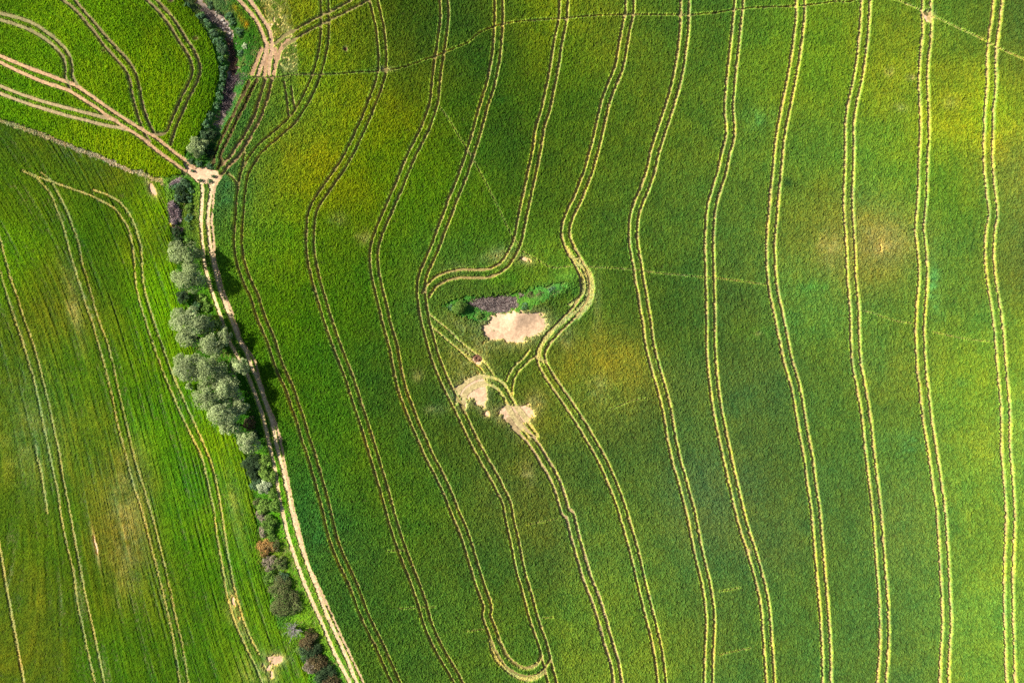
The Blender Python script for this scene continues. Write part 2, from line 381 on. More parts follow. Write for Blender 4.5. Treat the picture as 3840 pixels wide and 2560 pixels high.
# round the island and the hairpin
ISL = Z(1600,920,2.036,[(1075,20),(1140,120),(1200,180),(1235,270),(1240,350),(1215,430),(1130,520),(1030,600),(940,690),(880,780),(870,850),(905,896)])
track('wheel_track', 'second flattened pass beside the bulging tracks right of the island', [[(x - 6, y - 2) for x, y in ISL], Z(1600,920,2.036,[(1150,100),(1215,170),(1258,260),(1262,360),(1235,450),(1150,550)]), Z(1600,920,2.036,[(1160,200),(1190,260),(1195,340),(1160,400),(1090,450)])], 0.6, 0.3, soft=0.3, straw=0.55)
track('wheel_track', 'narrow pair of yellow tracks running from the island to the lower soil patch', [Z(1600,920,2.036,[(10,510),(60,560),(150,630),(230,710),(300,770),(380,830),(450,900)]) + Z(1640,1320,2.8,[(480,90),(540,170),(585,240)]),
     Z(1600,920,2.036,[(40,620),(120,690),(200,760),(260,810),(330,880)]) + Z(1640,1320,2.8,[(330,60),(420,140),(490,220)])], 0.36, 0.3, soft=0.2, straw=0.6)
track('wheel_track', 'curved pair of green tracks between the island bulge and the lower soil patch', [Z(1640,1320,2.8,[(960,-20),(900,60),(820,130),(760,210),(720,300)]), Z(1640,1320,2.8,[(1040,30),(940,110),(860,190),(810,270),(785,380),(790,440)])], 0.4, 0.25, soft=0.2, straw=0.25)
track('wheel_track', 'hooked pair of tyre marks turning on the lower soil patch', [Z(1640,1320,2.8,[(190,540),(205,440),(260,350),(340,290),(430,255),(520,255),(620,285),(700,340),(750,430),(790,500),(840,590),(930,700),(1050,880)]),
     Z(1640,1320,2.8,[(260,530),(290,440),(350,385),(430,345),(510,335),(590,360),(650,410),(700,490),(760,620),(860,760),(960,896)])] , 0.6, 0.12, (200, 180, 125), 0.2)
track('wheel_track', 'pair of tracks leaving the lower soil patch towards the bottom edge', pair(T(1,2,[(2352,700)]) + T(2,2,[(60,790),(150,880),(225,980),(290,1090),(350,1190),(400,1290),(440,1400),(490,1568)]) + T(2,3,[(300,10),(330,130),(365,250),(395,350),(435,450),(470,560),(500,670),(535,780),(555,896)],1344)), 0.62, col=(185, 160, 115))
HP = Z(1780,2260,2.987,[(170,380),(190,520),(260,650),(370,750),(480,820),(600,850),(700,820),(770,770)])
HP2 = Z(1780,2260,2.987,[(270,400),(350,570),(450,670),(550,715),(640,700),(710,650),(745,580)])
track('wheel_track', 'outermost and innermost bands of the flattened hairpin turn', [HP, HP2], 0.6, 0.25, soft=0.25, straw=0.6)
# washed-out rills and faint lines
track('erosion_rill', 'thin dark erosion line winding across the top of the big field', [RILL_A], 0.26, col=(84, 84, 48), soft=0.12)
track('erosion_rill', 'thin dark erosion line slanting down at the top right corner', [extend(RILL_B)], 0.22, 0.15, col=(110, 104, 60), soft=0.12)
FAINT = [T(2,1,[(90,740),(250,830),(370,890),(560,880),(780,890),(1000,900),(1180,915),(1330,940),(1500,955),(1750,980),(1900,990),(2352,1050)]),
         T(1,0,[(1690,990),(1780,1110),(1860,1250),(1920,1340)]) + T(1,1,[(2050,0),(2100,90),(2150,190),(2230,350),(2330,560)]) + T(2,1,[(70,700)]),
         T(3,1,[(860,1285),(960,1310),(1130,1370),(1300,1400)]), T(3,1,[(1500,1480),(1850,1550),(2050,1568)]),
         T(1,3,[(750,502),(830,495),(940,490)],1344), T(1,3,[(690,198),(800,198)],1344), T(1,3,[(1110,620),(1210,606)],1344), T(2,3,[(80,60),(240,30)],1344),
         T(2,3,[(150,550),(215,545)],1344), T(2,3,[(1090,410),(1190,390)],1344), T(2,3,[(1090,740),(1250,705)],1344), T(2,2,[(900,620),(1100,540),(1250,520)])]
track('drill_mark', 'faint pale scratch lines across the big field', FAINT, 0.12, 0.7, soft=0.15, straw=0.4)
# the farm road: two bare wheel strips and the washed ditch against the crop
track('dirt_road', 'cream farm road of two bare wheel strips beside the row of trees', [extend(ROAD_L), extend(ROAD_R)], 0.66, col=(236, 205, 158), soft=0.2)
track('road_ditch', 'narrow washed ditch between the farm road and the crop', [extend([(x - 6, y) for x, y in FIELD_W])], 0.5, col=(214, 180, 140), soft=0.12)
track('dirt_path', 'curved pair of earth tracks at the top beside the dry gully', [Z(660,0,2.8,[(640,-60),(660,0),(740,90),(830,200),(880,290),(920,390),(945,470),(940,560),(900,680),(860,790)]), Z(660,0,2.8,[(740,-60),(770,0),(850,110),(920,220),(970,300),(1000,400),(1005,520),(985,650),(975,780)])], 0.7, col=(206, 168, 130), soft=0.25)
track('dirt_path', 'trampled earth strips fanning out above the erosion line', [Z(660,0,2.8,[(900,520),(850,640),(800,780)]), Z(660,0,2.8,[(960,460),(950,620),(930,790)]), Z(660,0,2.8,[(1040,520),(1050,640),(1030,780)]), Z(660,0,2.8,[(1180,430),(1100,520),(1070,620)])], 0.6, col=(196, 156, 116), soft=0.4)

# ------------------------------------------------------------------ field outlines (photo pixels)
POLY_MAIN = [(1085, -260), (1082, 0), (1107, 114), (1119, 204), (1121, 282), (1030, 292), (955, 304), (925, 345), (898, 380), (849, 469), (826, 520), (805, 560), (798, 606), (802, 632), (818, 640), (822, 655)] + FIELD_W + [(1460, 2820), (4200, 2820), (4200, -260)]
POLY_UPPER = [(-300, 330), (0, 449), (82, 476), (163, 506), (229, 531), (286, 555), (347, 578), (408, 600), (490, 637), (531, 648), (571, 662), (620, 668), (660, 660), (700, 636), (690, 615), (694, 584), (710, 543), (747, 498), (775, 449), (796, 408), (812, 355), (824, 306), (827, 261), (816, 212), (796, 163), (767, 106), (727, 45), (686, 0), (560, -260), (-300, -260)]
POLY_LEFT = [(-300, 350), (0, 462), (163, 520), (286, 568), (347, 592), (490, 650), (560, 672), (604, 685), (624, 738), (633, 803), (641, 869), (652, 926), (662, 983), (672, 1048), (685, 1109), (705, 1200), (725, 1300), (750, 1400), (795, 1500), (855, 1600), (895, 1660), (922, 1709), (939, 1770), (951, 1851), (957, 1920), (974, 2134), (1003, 2206), (1024, 2277), (1046, 2349), (1081, 2413), (1117, 2449), (1146, 2491), (1167, 2560), (1260, 2820), (-300, 2820)]
POLY_JUNC = [(680, 596), (707, 618), (745, 627), (774, 625), (796, 640), (812, 636), (829, 672), (812, 700), (800, 722), (778, 690), (745, 684), (709, 660), (676, 640)]
POLY_GULLY = [(728, 0), (742, 14), (760, 46), (800, 84), (842, 128), (850, 150), (858, 205), (858, 290), (842, 334), (838, 392), (812, 440), (800, 476), (818, 480), (838, 440), (862, 395), (884, 330), (892, 270), (895, 225), (880, 180), (884, 150), (866, 108), (836, 56), (778, 26), (752, -10), (735, -260), (690, -260)]
POLY_STUB = Z(660,0,2.8,[(1030,0),(1120,90),(1180,240),(1250,330),(1285,420),(1285,740),(1150,760),(1050,640),(1000,420),(960,250),(860,0),(870,-200),(1000,-200)])
POLY_REED = [(1752, 1138), (1775, 1124), (1846, 1110), (1938, 1113), (1945, 1150), (1900, 1168), (1846, 1172), (1800, 1156)]
POLY_WEED = [(1650, 1148), (1740, 1118), (1846, 1106), (1940, 1092), (2030, 1075), (2120, 1058), (2150, 1055), (2110, 1085), (2040, 1130), (1990, 1160), (1900, 1178), (1850, 1185), (1800, 1210), (1740, 1190)]

# ------------------------------------------------------------------ the fields as a height map of crop above the ground
DX = 0.115
X0, X1, Y0, Y1 = -122.0, 122.0, -85.0, 85.0
NX, NY = int((X1 - X0) / DX) + 1, int((Y1 - Y0) / DX) + 1
gx = X0 + np.arange(NX) * DX
gy = Y0 + np.arange(NY) * DX

def vnoise(cell, seed=0, nx=NX, ny=NY, dx=DX, ox=0, oy=0):
    """value noise in -1..1 with the given cell size in metres, on the whole grid"""
    r = np.random.default_rng(seed)
    cx = cell if np.isscalar(cell) else cell[0]
    cy = cell if np.isscalar(cell) else cell[1]
    u = np.arange(nx) * dx / cx; v = np.arange(ny) * dx / cy
    L = r.uniform(-1, 1, (int(v[-1]) + 2, int(u[-1]) + 2)).astype(np.float32)
    i = u.astype(int); j = v.astype(int)
    fu = (u - i); fv = (v - j)
    fu = (fu * fu * (3 - 2 * fu)).astype(np.float32); fv = (fv * fv * (3 - 2 * fv)).astype(np.float32)
    rows = L[:, i] * (1 - fu) + L[:, i + 1] * fu
    return rows[j] * (1 - fv)[:, None] + rows[j + 1] * fv[:, None]

def lookup_noise(u, v, seed):
    """value noise at any coordinates"""
    r = np.random.default_rng(seed)
    L = r.uniform(-1, 1, (256, 256)).astype(np.float32)
    i = np.floor(u).astype(int); j = np.floor(v).astype(int)
    fu = (u - i).astype(np.float32); fv = (v - j).astype(np.float32)
    fu = fu * fu * (3 - 2 * fu); fv = fv * fv * (3 - 2 * fv)
    i0, i1, j0, j1 = i % 256, (i + 1) % 256, j % 256, (j + 1) % 256
    return (L[j0, i0] * (1 - fu) + L[j0, i1] * fu) * (1 - fv) + (L[j1, i0] * (1 - fu) + L[j1, i1] * fu) * fv

GX, GY = np.meshgrid(gx.astype(np.float32), gy.astype(np.float32))
GZ = land(GX, GY).astype(np.float32)
n_fine = vnoise(0.3, 1)
n_f2 = vnoise(0.5, 2)
n_mid = vnoise(1.1, 3)
n_big = vnoise(3.2, 4)
n_huge = vnoise(9.0, 5)
white2 = rng.uniform(-1, 1, (NY, NX)).astype(np.float32)
white = rng.uniform(-1, 1, (NY, NX)).astype(np.float32)

def inside(poly_px, warp=0.0, seed=11):
    """mask of the grid inside an outline, its edge roughened by warp metres"""
    p = P2W(poly_px)
    m = np.zeros((NY, NX), bool)
    jx0 = max(0, int((p[:, 0].min() - 2 - X0) / DX)); jx1 = min(NX, int((p[:, 0].max() + 2 - X0) / DX) + 1)
    jy0 = max(0, int((p[:, 1].min() - 2 - Y0) / DX)); jy1 = min(NY, int((p[:, 1].max() + 2 - Y0) / DX) + 1)
    if jx1 <= jx0 or jy1 <= jy0: return m
    x = GX[jy0:jy1, jx0:jx1]; y = GY[jy0:jy1, jx0:jx1]
    if warp:
        x = x + warp * (0.6 * n_f2 + 0.6 * n_mid)[jy0:jy1, jx0:jx1]
        y = y + warp * (0.6 * n_fine + 0.6 * vnoise(1.3, seed)[jy0:jy1, jx0:jx1] if False else 0.7 * n_fine[jy0:jy1, jx0:jx1] - 0.5 * n_mid[jy0:jy1, jx0:jx1])
    c = np.zeros(x.shape, bool)
    for k in range(len(p)):
        xa, ya = p[k]; xb, yb = p[(k + 1) % len(p)]
        if ya == yb: continue
        hit = ((y >= min(ya, yb)) & (y < max(ya, yb)))
        xs = xa + (y - ya) * (xb - xa) / (yb - ya)
        c ^= hit & (x < xs)
    m[jy0:jy1, jx0:jx1] = c
    return m

# zones: 0 verge and weeds, 1 big field, 2 upper left field, 3 left field
zone = np.zeros((NY, NX), np.int8)
zone[inside(POLY_MAIN, 0.35)] = 1
zone[inside(POLY_UPPER, 0.35)] = 2
zone[inside(POLY_LEFT, 0.5)] = 3
STRIP = T(0,0,[(-300,1010),(0,1100),(200,1165),(400,1240),(560,1300),(700,1360),(850,1415),(1000,1470),(1200,1560)]) + T(0,1,[(1300,20),(1400,60),(1510,95)])
_s = np.array(STRIP)
zone[inside([(x, y - 6) for x, y in STRIP] + [(x - 4, y + 11) for x, y in STRIP[::-1]], 0.5)] = 5
weed_m = inside(POLY_WEED, 0.8)
zone[weed_m] = 0
stub_m = inside(POLY_STUB, 0.8)
junc_m = inside(POLY_JUNC, 0.5) & (zone == 0)
gully_m = inside(POLY_GULLY, 0.8)
reed_m = inside(POLY_REED, 0.4)

# colour the crop itself has in each part of the fields (as the photo shows it, turned to albedo below)
PAL = {
 1: [(720,60,130,150,25),(700,200,142,165,12),(660,330,140,162,12),(620,450,112,150,10),(600,560,105,148,12),(800,120,108,135,18),(800,250,125,145,10),(720,400,125,142,8),(870,90,72,100,18),(950,40,55,88,16),(930,140,72,100,30),(960,250,95,122,8),(900,330,100,130,8),(850,450,95,130,10),(780,560,82,122,15),(1080,120,52,92,28),(1050,60,66,98,28),(1150,160,62,98,20),(1090,260,58,98,20),(1000,420,85,125,12),(1180,330,52,92,26),(1280,200,68,108,20),(1290,90,112,135,18),(1320,260,72,106,24),(1400,60,92,120,32),(1380,300,68,106,30),(1500,100,75,110,32),(1480,260,86,116,30),(1600,60,68,104,34),(1580,200,85,115,32),(1650,330,82,116,38),(1760,150,90,130,36),(1740,350,88,126,44),(1900,150,95,135,32),(1880,330,95,132,42),(2050,130,128,150,36),(2040,60,84,118,34),(2180,200,110,142,42),(2200,100,78,114,38),(2250,240,160,180,22),(2320,150,72,102,44),(2320,400,112,132,54),
     (640,700,75,125,10),(680,900,68,115,16),(800,700,70,115,12),(900,620,75,118,16),(900,800,62,104,24),(950,900,58,98,30),(1080,500,76,115,18),(1250,480,72,106,24),(1400,450,78,112,34),(1400,600,72,102,30),(1550,500,78,112,38),(1550,700,68,102,36),(1700,480,84,118,44),(1700,700,74,108,46),(1860,500,95,128,44),(1900,560,122,136,60),(2020,560,140,140,72),(1860,660,92,134,50),(2140,650,92,134,52),(2050,420,105,145,42),(2050,700,90,130,48),(2200,450,100,138,36),(2220,600,88,126,44),(2320,600,90,114,52),(2330,800,110,148,50),
     (760,1050,75,125,20),(700,1150,60,116,44),(720,1300,58,112,44),(850,1100,70,108,22),(950,1150,80,118,28),(800,1300,68,108,34),(900,1400,72,112,34),(1050,1000,62,102,32),(1100,1250,70,106,36),(1050,1450,80,118,38),(1200,1150,95,114,44),(1300,900,100,118,34),(1370,880,132,138,46),(1350,1050,72,106,42),(1450,1000,68,102,46),(1450,1200,90,122,46),(1500,1400,100,134,44),(1620,950,80,112,50),(1620,1150,85,114,62),(1600,1350,78,112,50),(1760,950,74,108,52),(1780,1200,80,112,54),(1800,1450,78,116,48),(1900,950,80,118,46),(1920,1150,74,112,50),(1960,1350,78,116,50),(2050,850,100,132,52),(2080,1000,80,122,52),(2100,1200,95,128,58),(2100,1400,84,122,54),(2220,900,120,154,44),(2240,1050,115,150,50),(2220,1200,105,144,50),(2250,1400,108,148,52),(2330,1000,118,158,62),(2330,1400,108,148,54),
     (1150,670,72,115,30),(1260,630,105,150,40),(1080,760,128,136,40),(1050,700,70,112,40),(1150,860,66,104,36),(1100,980,82,102,36),(1240,710,70,90,30),(1030,660,72,118,45),(560,290,70,120,40),(600,240,60,112,50),(520,440,78,125,72),(515,600,85,140,35),(520,350,72,118,50),(645,260,80,125,45)],
 2: [(100,60,105,145,6),(250,100,95,140,6),(100,200,92,140,4),(300,200,105,140,4),(400,180,128,160,4),(380,60,84,124,8),(470,180,62,114,8),(470,60,80,120,8),(450,300,100,145,4),(490,230,66,118,8),(200,250,110,145,8),(100,280,98,142,8),(330,330,120,155,6),(300,380,130,160,8),(380,360,92,132,14),(30,270,84,135,6),(200,330,118,150,10),(10,20,80,124,8)],
 3: [(50,340,82,112,30),(200,350,92,116,32),(300,400,108,124,34),(360,460,115,165,8),(365,650,112,166,12),(340,560,112,138,30),(250,500,72,114,18),(250,650,72,114,24),(100,450,84,118,24),(50,420,84,124,14),(30,600,100,150,12),(100,650,90,118,30),(170,700,112,126,42),(60,800,96,122,36),(260,800,90,122,30),(310,850,76,124,24),(360,800,110,155,16),(150,850,90,128,30),(60,1000,102,128,38),(200,1000,100,126,40),(290,1100,118,128,54),(380,1000,90,144,24),(440,1050,82,138,30),(500,1000,118,162,22),(420,1200,90,140,30),(540,1150,114,152,42),(540,1250,100,148,36),(300,1250,115,122,52),(100,1200,84,118,30),(60,1400,95,116,36),(200,1350,82,112,24),(300,1450,78,118,24),(420,1400,84,124,30),(470,1300,68,124,20),(480,1480,84,124,30),(600,1450,100,144,34),(360,1350,105,130,45),(560,1450,92,140,36)],
}
PAL[0] = [(480,20,108,112,90),(520,60,95,115,75),(560,80,70,112,38),(560,30,72,108,34),(545,120,82,122,66),(600,40,80,118,24),(640,60,150,128,66),(660,30,118,132,36),(680,60,150,132,52),(660,110,85,122,26),(665,150,150,130,80),(650,170,92,124,40),(505,170,80,120,78),(510,230,92,138,84),(500,300,90,130,82),(540,300,98,128,92),(470,330,70,102,58),(440,380,82,116,52),(400,405,150,168,84),(440,420,92,138,60),(430,520,64,100,50),(455,500,158,148,62),(470,460,150,140,64),(500,450,84,128,66),(430,700,88,130,42),(490,700,96,134,40),(480,850,92,128,42),(560,900,74,116,36),(600,1000,66,104,40),(590,1080,120,158,56),(640,1100,98,146,38),(590,1180,92,128,56),(660,1200,120,168,36),(620,1260,132,140,60),(660,1350,126,156,52),(720,1450,132,152,60),(640,1400,98,140,70),(700,1540,120,160,60),(690,1420,138,160,52),(1040,700,100,140,75),(1180,700,110,140,70),(1260,670,104,140,78),(1310,655,124,160,84)]

PAL[5] = [(10,288,176,172,104),(150,330,170,160,110),(300,390,196,180,140),(350,405,190,190,110)]
OLIVE = {5: (1, 1, 1), 0: (1.1, 1, 1), 1: (1.75, 1.13, 1.75), 2: (1.68, 1.2, 1), 3: (1.6, 1.1, 1.2)}
CS = 9                                            # colour is laid out on a coarse lattice, then interpolated
cxs = np.arange(0, NX + CS, CS); cys = np.arange(0, NY + CS, CS)
LX, LY = np.meshgrid(X0 + cxs * DX, Y0 + cys * DX)

def up(coarse):
    i = np.arange(NX) // CS; fi = ((np.arange(NX) % CS) / CS).astype(np.float32)
    j = np.arange(NY) // CS; fj = ((np.arange(NY) % CS) / CS).astype(np.float32)
    rows = coarse[:, i] * (1 - fi) + coarse[:, i + 1] * fi
    return rows[j] * (1 - fj)[:, None] + rows[j + 1] * fj[:, None]

def palette(z, sig):
    pts = P2W(F([(q[0], q[1]) for q in PAL[z]]))
    cols = lin([[max(v, 8) for v in q[2:]] for q in PAL[z]]) * OLIVE[z]
    acc = np.zeros(LX.shape + (3,)); wt = np.zeros(LX.shape)
    for (x, y), c in zip(pts, cols):
        d2 = (LX - x) ** 2 + (LY - y) ** 2
        k = np.exp(-d2 / (2 * sig * sig)) + 1e-3 / (1 + d2 / 50.0) ** 2
        acc += k[..., None] * c; wt += k
    return acc / wt[..., None]

GAIN = {0: (.36,.6,.26), 1: (.37,.52,.30), 2: (.42,.54,.14), 3: (.31,.46,.16), 5: (.6,.55,.6)}       # albedo per unit of displayed light
tint = np.zeros((NY, NX, 3), np.float32)
for z, sg in ((0, 2.2), (1, 6.5), (2, 5.0), (3, 4.2), (5, 4.0)):
    pc = palette(z, sg) * np.array(GAIN[z])
    m = zone == z
    for ch in range(3):
        tint[..., ch][m] = up(pc[..., ch].astype(np.float32))[m]

# rows follow the tracks: a smooth across-field coordinate fitted to the traced lines
def across(groups, deg=3):
    P, U = [], []
    for u, pts in groups:
        q = P2W(pts); P.append(q); U.append(np.full(len(q), u))
    P = np.vstack(P) / 60.0; U = np.concatenate(U)
    ex = [(i, j) for i in range(deg + 1) for j in range(deg + 1 - i)]
    A = np.stack([P[:, 0] ** i * P[:, 1] ** j for i, j in ex], 1)
    A = np.vstack([A, np.eye(len(ex)) * 0.02]); U = np.concatenate([U, np.zeros(len(ex))])
    k = np.linalg.lstsq(A, U, rcond=None)[0]
    return up(sum(c * (LX / 60.0) ** i * (LY / 60.0) ** j for c, (i, j) in zip(k, ex)).astype(np.float32))

u_left = across([(0, LEFT['e']), (0.13, LEFT['d']), (1, LEFT['a']), (1.13, LEFT['b']), (2, LEFT['g_low']), (2.13, LEFT['g_up']), (3, POLY_LEFT[9:29])])
u_up = across([(0, UPPER['loop_out']), (1, UPPER['mid_w']), (2, UPPER['east_w']), (2.7, POLY_UPPER[15:27])], 3)
u_main = across([(i, spline(m, 60)) for i, m in enumerate(MAIN) if i not in (2, 4)], 4)

# patches of another hue: bluish lush stands and yellow ones (2352 scale: x, y, rx, ry, r, g, b, strength)
PATCH = [(540,22,8,10,215,150,30,.9),(555,42,7,12,225,160,30,.9),(568,58,6,9,235,150,40,.95),(612,22,12,26,205,150,100,.9),(632,25,9,40,90,125,30,.7),(655,40,14,40,185,150,70,.7),(640,110,14,30,180,155,90,.7),(664,150,16,30,160,135,85,.7),(648,145,8,14,75,110,35,.8),(1745,270,42,22,110,165,105,.5),(1870,660,34,14,110,170,85,.6),(2140,655,16,45,120,180,125,.8),(2125,720,34,20,95,150,100,.4),(2100,1010,60,30,85,140,100,.5),(1320,640,34,22,120,165,85,.6),(1270,662,40,12,110,155,85,.5),(1805,420,12,12,30,62,45,.8),(2300,960,12,14,110,180,110,.6),(2200,880,20,12,105,160,100,.4),
         (1165,640,50,16,110,160,40,.4),(2265,235,20,60,190,195,30,.4),(2055,135,26,12,170,170,40,.4),(1370,885,50,26,150,150,50,.4),(520,430,18,40,80,135,95,.5),(730,1230,26,120,70,125,70,.35),(1150,230,30,10,60,115,50,.4),(1730,760,40,12,120,165,60,.3),(560,262,30,34,62,110,60,.5)]
for x, y, rx, ry, r_, g_, b_, k in PATCH:
    c = P2W(F([(x, y)]))[0]
    rx, ry = rx * FULL * S, ry * FULL * S
    i0, i1 = int(max(0, (c[0] - 3 * rx - X0) / DX)), int(min(NX, (c[0] + 3 * rx - X0) / DX))
    j0, j1 = int(max(0, (c[1] - 3 * ry - Y0) / DX)), int(min(NY, (c[1] + 3 * ry - Y0) / DX))
    if i1 <= i0 or j1 <= j0: continue
    q = ((GX[j0:j1, i0:i1] - c[0] + 0.3 * rx * n_big[j0:j1, i0:i1]) / rx) ** 2 + ((GY[j0:j1, i0:i1] - c[1] + 0.3 * ry * n_mid[j0:j1, i0:i1]) / ry) ** 2
    wq = (k * np.exp(-q) * np.clip(0.75 + 0.5 * n_mid + 0.4 * white2, 0, 1.3)[j0:j1, i0:i1])[..., None]
    wq = np.clip(wq, 0, 1) * (zone[j0:j1, i0:i1] < 2)[..., None]
    tint[j0:j1, i0:i1] = tint[j0:j1, i0:i1] * (1 - wq) + (lin((r_, g_, b_)) * np.array(GAIN[1])).astype(np.float32) * wq

# crop height
streak = lookup_noise(u_left * 26, GY / 14 + 3, 21) * 0.6 + lookup_noise(u_left * 60, GY / 7, 22) * 0.5
rows_up = lookup_noise(u_up * 42, (GX + GY) / 1.6, 23)
rows_main = lookup_noise(u_main * 30, GY / 2.2, 24)
lump = 0.5 * n_fine + 0.3 * n_f2 + 0.3 * n_mid + 0.65 * white
full = np.full((NY, NX), 0.3, np.float32)
full[zone == 1] = 0.7
full[zone == 2] = 0.64
full[zone == 3] = 0.4
amp = np.full((NY, NX), 0.5, np.float32)
amp[zone == 1] = 0.27
amp[zone == 2] = 0.25
amp[zone == 3] = 0.26
H = full * (0.8 + amp * lump)
H += np.where(zone == 3, 0.15 * streak, 0) + np.where(zone == 2, 0.05 * rows_up, 0) + np.where(zone == 1, 0.02 * rows_main, 0)
H += np.where(zone == 0, 0.12 * np.maximum(n_big, -0.3) + 0.1 * np.maximum(n_mid, 0), 0).astype(np.float32)

# how thick the stand is: thin and missing patches (photo pixels on the 2352 scale: x, y, rx, ry, turn, loss)
dens = np.ones((NY, NX), np.float32)
THIN = [(1185,752,48,26,-12,1.5),(1225,748,26,20,10,1.3),(1165,735,30,14,0,1.2),(1122,768,10,14,0,1.1),(1080,890,34,20,-28,1.5),(1105,912,11,26,-10,1.4),(1066,930,9,9,0,1.0),(1118,950,10,8,0,.8),
        (1180,955,30,20,20,1.6),(1205,945,18,12,0,1.3),(1185,985,12,10,0,1.1),(1160,942,18,10,0,.8),(1230,920,22,22,0,.62),(1215,1085,14,28,-15,.52),(1205,1005,26,12,0,.5),(1000,940,18,10,0,.48),
        (1090,885,50,34,0,.5),(1185,750,85,42,0,.5),(1300,772,18,20,0,.55),(1375,890,26,26,0,.42),(2020,560,48,34,0,.6),(1905,570,26,34,0,.5),(778,505,16,14,0,.5),(838,545,16,14,0,.6),(1150,585,38,16,-15,.5),(1050,620,26,12,0,.5),
        (1205,597,18,9,10,.85),(290,1120,30,90,12,.35),(300,1250,34,90,8,.4),(172,700,14,80,-12,.4),(80,990,60,120,0,.25),(960,860,14,14,0,.45),(2180,240,20,16,0,.3),(2065,250,16,9,10,.5),(2090,180,7,6,0,.8),(2040,165,8,12,30,.5),
        (795,115,5,5,0,1.1),(1098,822,8,6,0,1.3),(452,90,5,4,0,1.0),(240,118,5,4,0,.9),(305,155,5,3,0,.8),(395,2,5,4,0,1.2),(350,434,8,16,-30,1.4),(222,1255,4,34,-12,1.0),(540,1380,8,70,-18,.75),(555,1440,10,40,-35,.7),(635,1512,20,12,10,1.2),(620,1540,16,20,0,.7),
        (2130,40,10,10,0,1.3),(1715,1265,6,9,0,1.1),(885,162,16,5,0,1.3),(1090,822,26,10,35,.5),(1085,800,50,40,0,.42),(1060,745,40,20,20,.25),(1250,720,14,8,0,.3),
        (600,1540,40,40,0,.4),(545,1180,14,80,-12,.35),(1370,690,10,60,0,.3),(2250,90,6,4,0,.5),(1740,765,8,5,0,.5)]
for x, y, rx, ry, turn, loss in THIN:
    loss = loss * 0.62 if loss < 0.8 else loss
    c = P2W(F([(x, y)]))[0]
    rx, ry = rx * FULL * S, ry * FULL * S
    R = 2.6 * max(rx, ry)
    i0, i1 = int(max(0, (c[0] - R - X0) / DX)), int(min(NX, (c[0] + R - X0) / DX))
    j0, j1 = int(max(0, (c[1] - R - Y0) / DX)), int(min(NY, (c[1] + R - Y0) / DX))
    if i1 <= i0 or j1 <= j0: continue
    dx_ = GX[j0:j1, i0:i1] - c[0] + 0.5 * n_mid[j0:j1, i0:i1] * min(1, rx); dy_ = GY[j0:j1, i0:i1] - c[1] + 0.5 * n_big[j0:j1, i0:i1] * min(1, ry)
    t = math.radians(turn); ca, sa = math.cos(t), math.sin(t)
    q = ((dx_ * ca - dy_ * sa) / rx) ** 2 + ((dx_ * sa + dy_ * ca) / ry) ** 2
    dens[j0:j1, i0:i1] -= loss * np.exp(-q * 0.9) * (1 + (0.25 if loss > 0.9 else 0.6) * (n_mid + 0.7 * n_big)[j0:j1, i0:i1])
dens[stub_m & (zone == 0)] = 0.5
dens[(zone == 0) & ~stub_m] -= 0.12 + 0.1 * n_big[(zone == 0) & ~stub_m]
dens[gully_m & (zone == 0)] = 0.02
dens[junc_m] = 0.02 + 0.1 * (n_f2[junc_m] > 0.75)
dens[reed_m] = 0.05
gap = 0.42 + 0.28 * n_fine + 0.22 * n_f2 + 0.1 * white     # a stand thinner than this leaves soil bare
keep = np.clip((dens - gap * 0.72) / 0.16, 0, 1)
yellow = np.clip((1 - dens) * 1.35, 0, 1)                   # thin stands are also yellowed
straw = lin((196, 184, 120)).astype(np.float32) * 0.62
mix = (yellow * 0.5 * (zone > 0))[..., None]
tint = tint * (1 - mix) + straw * mix
H *= keep * np.clip(0.62 + 0.45 * dens, 0.4, 1)

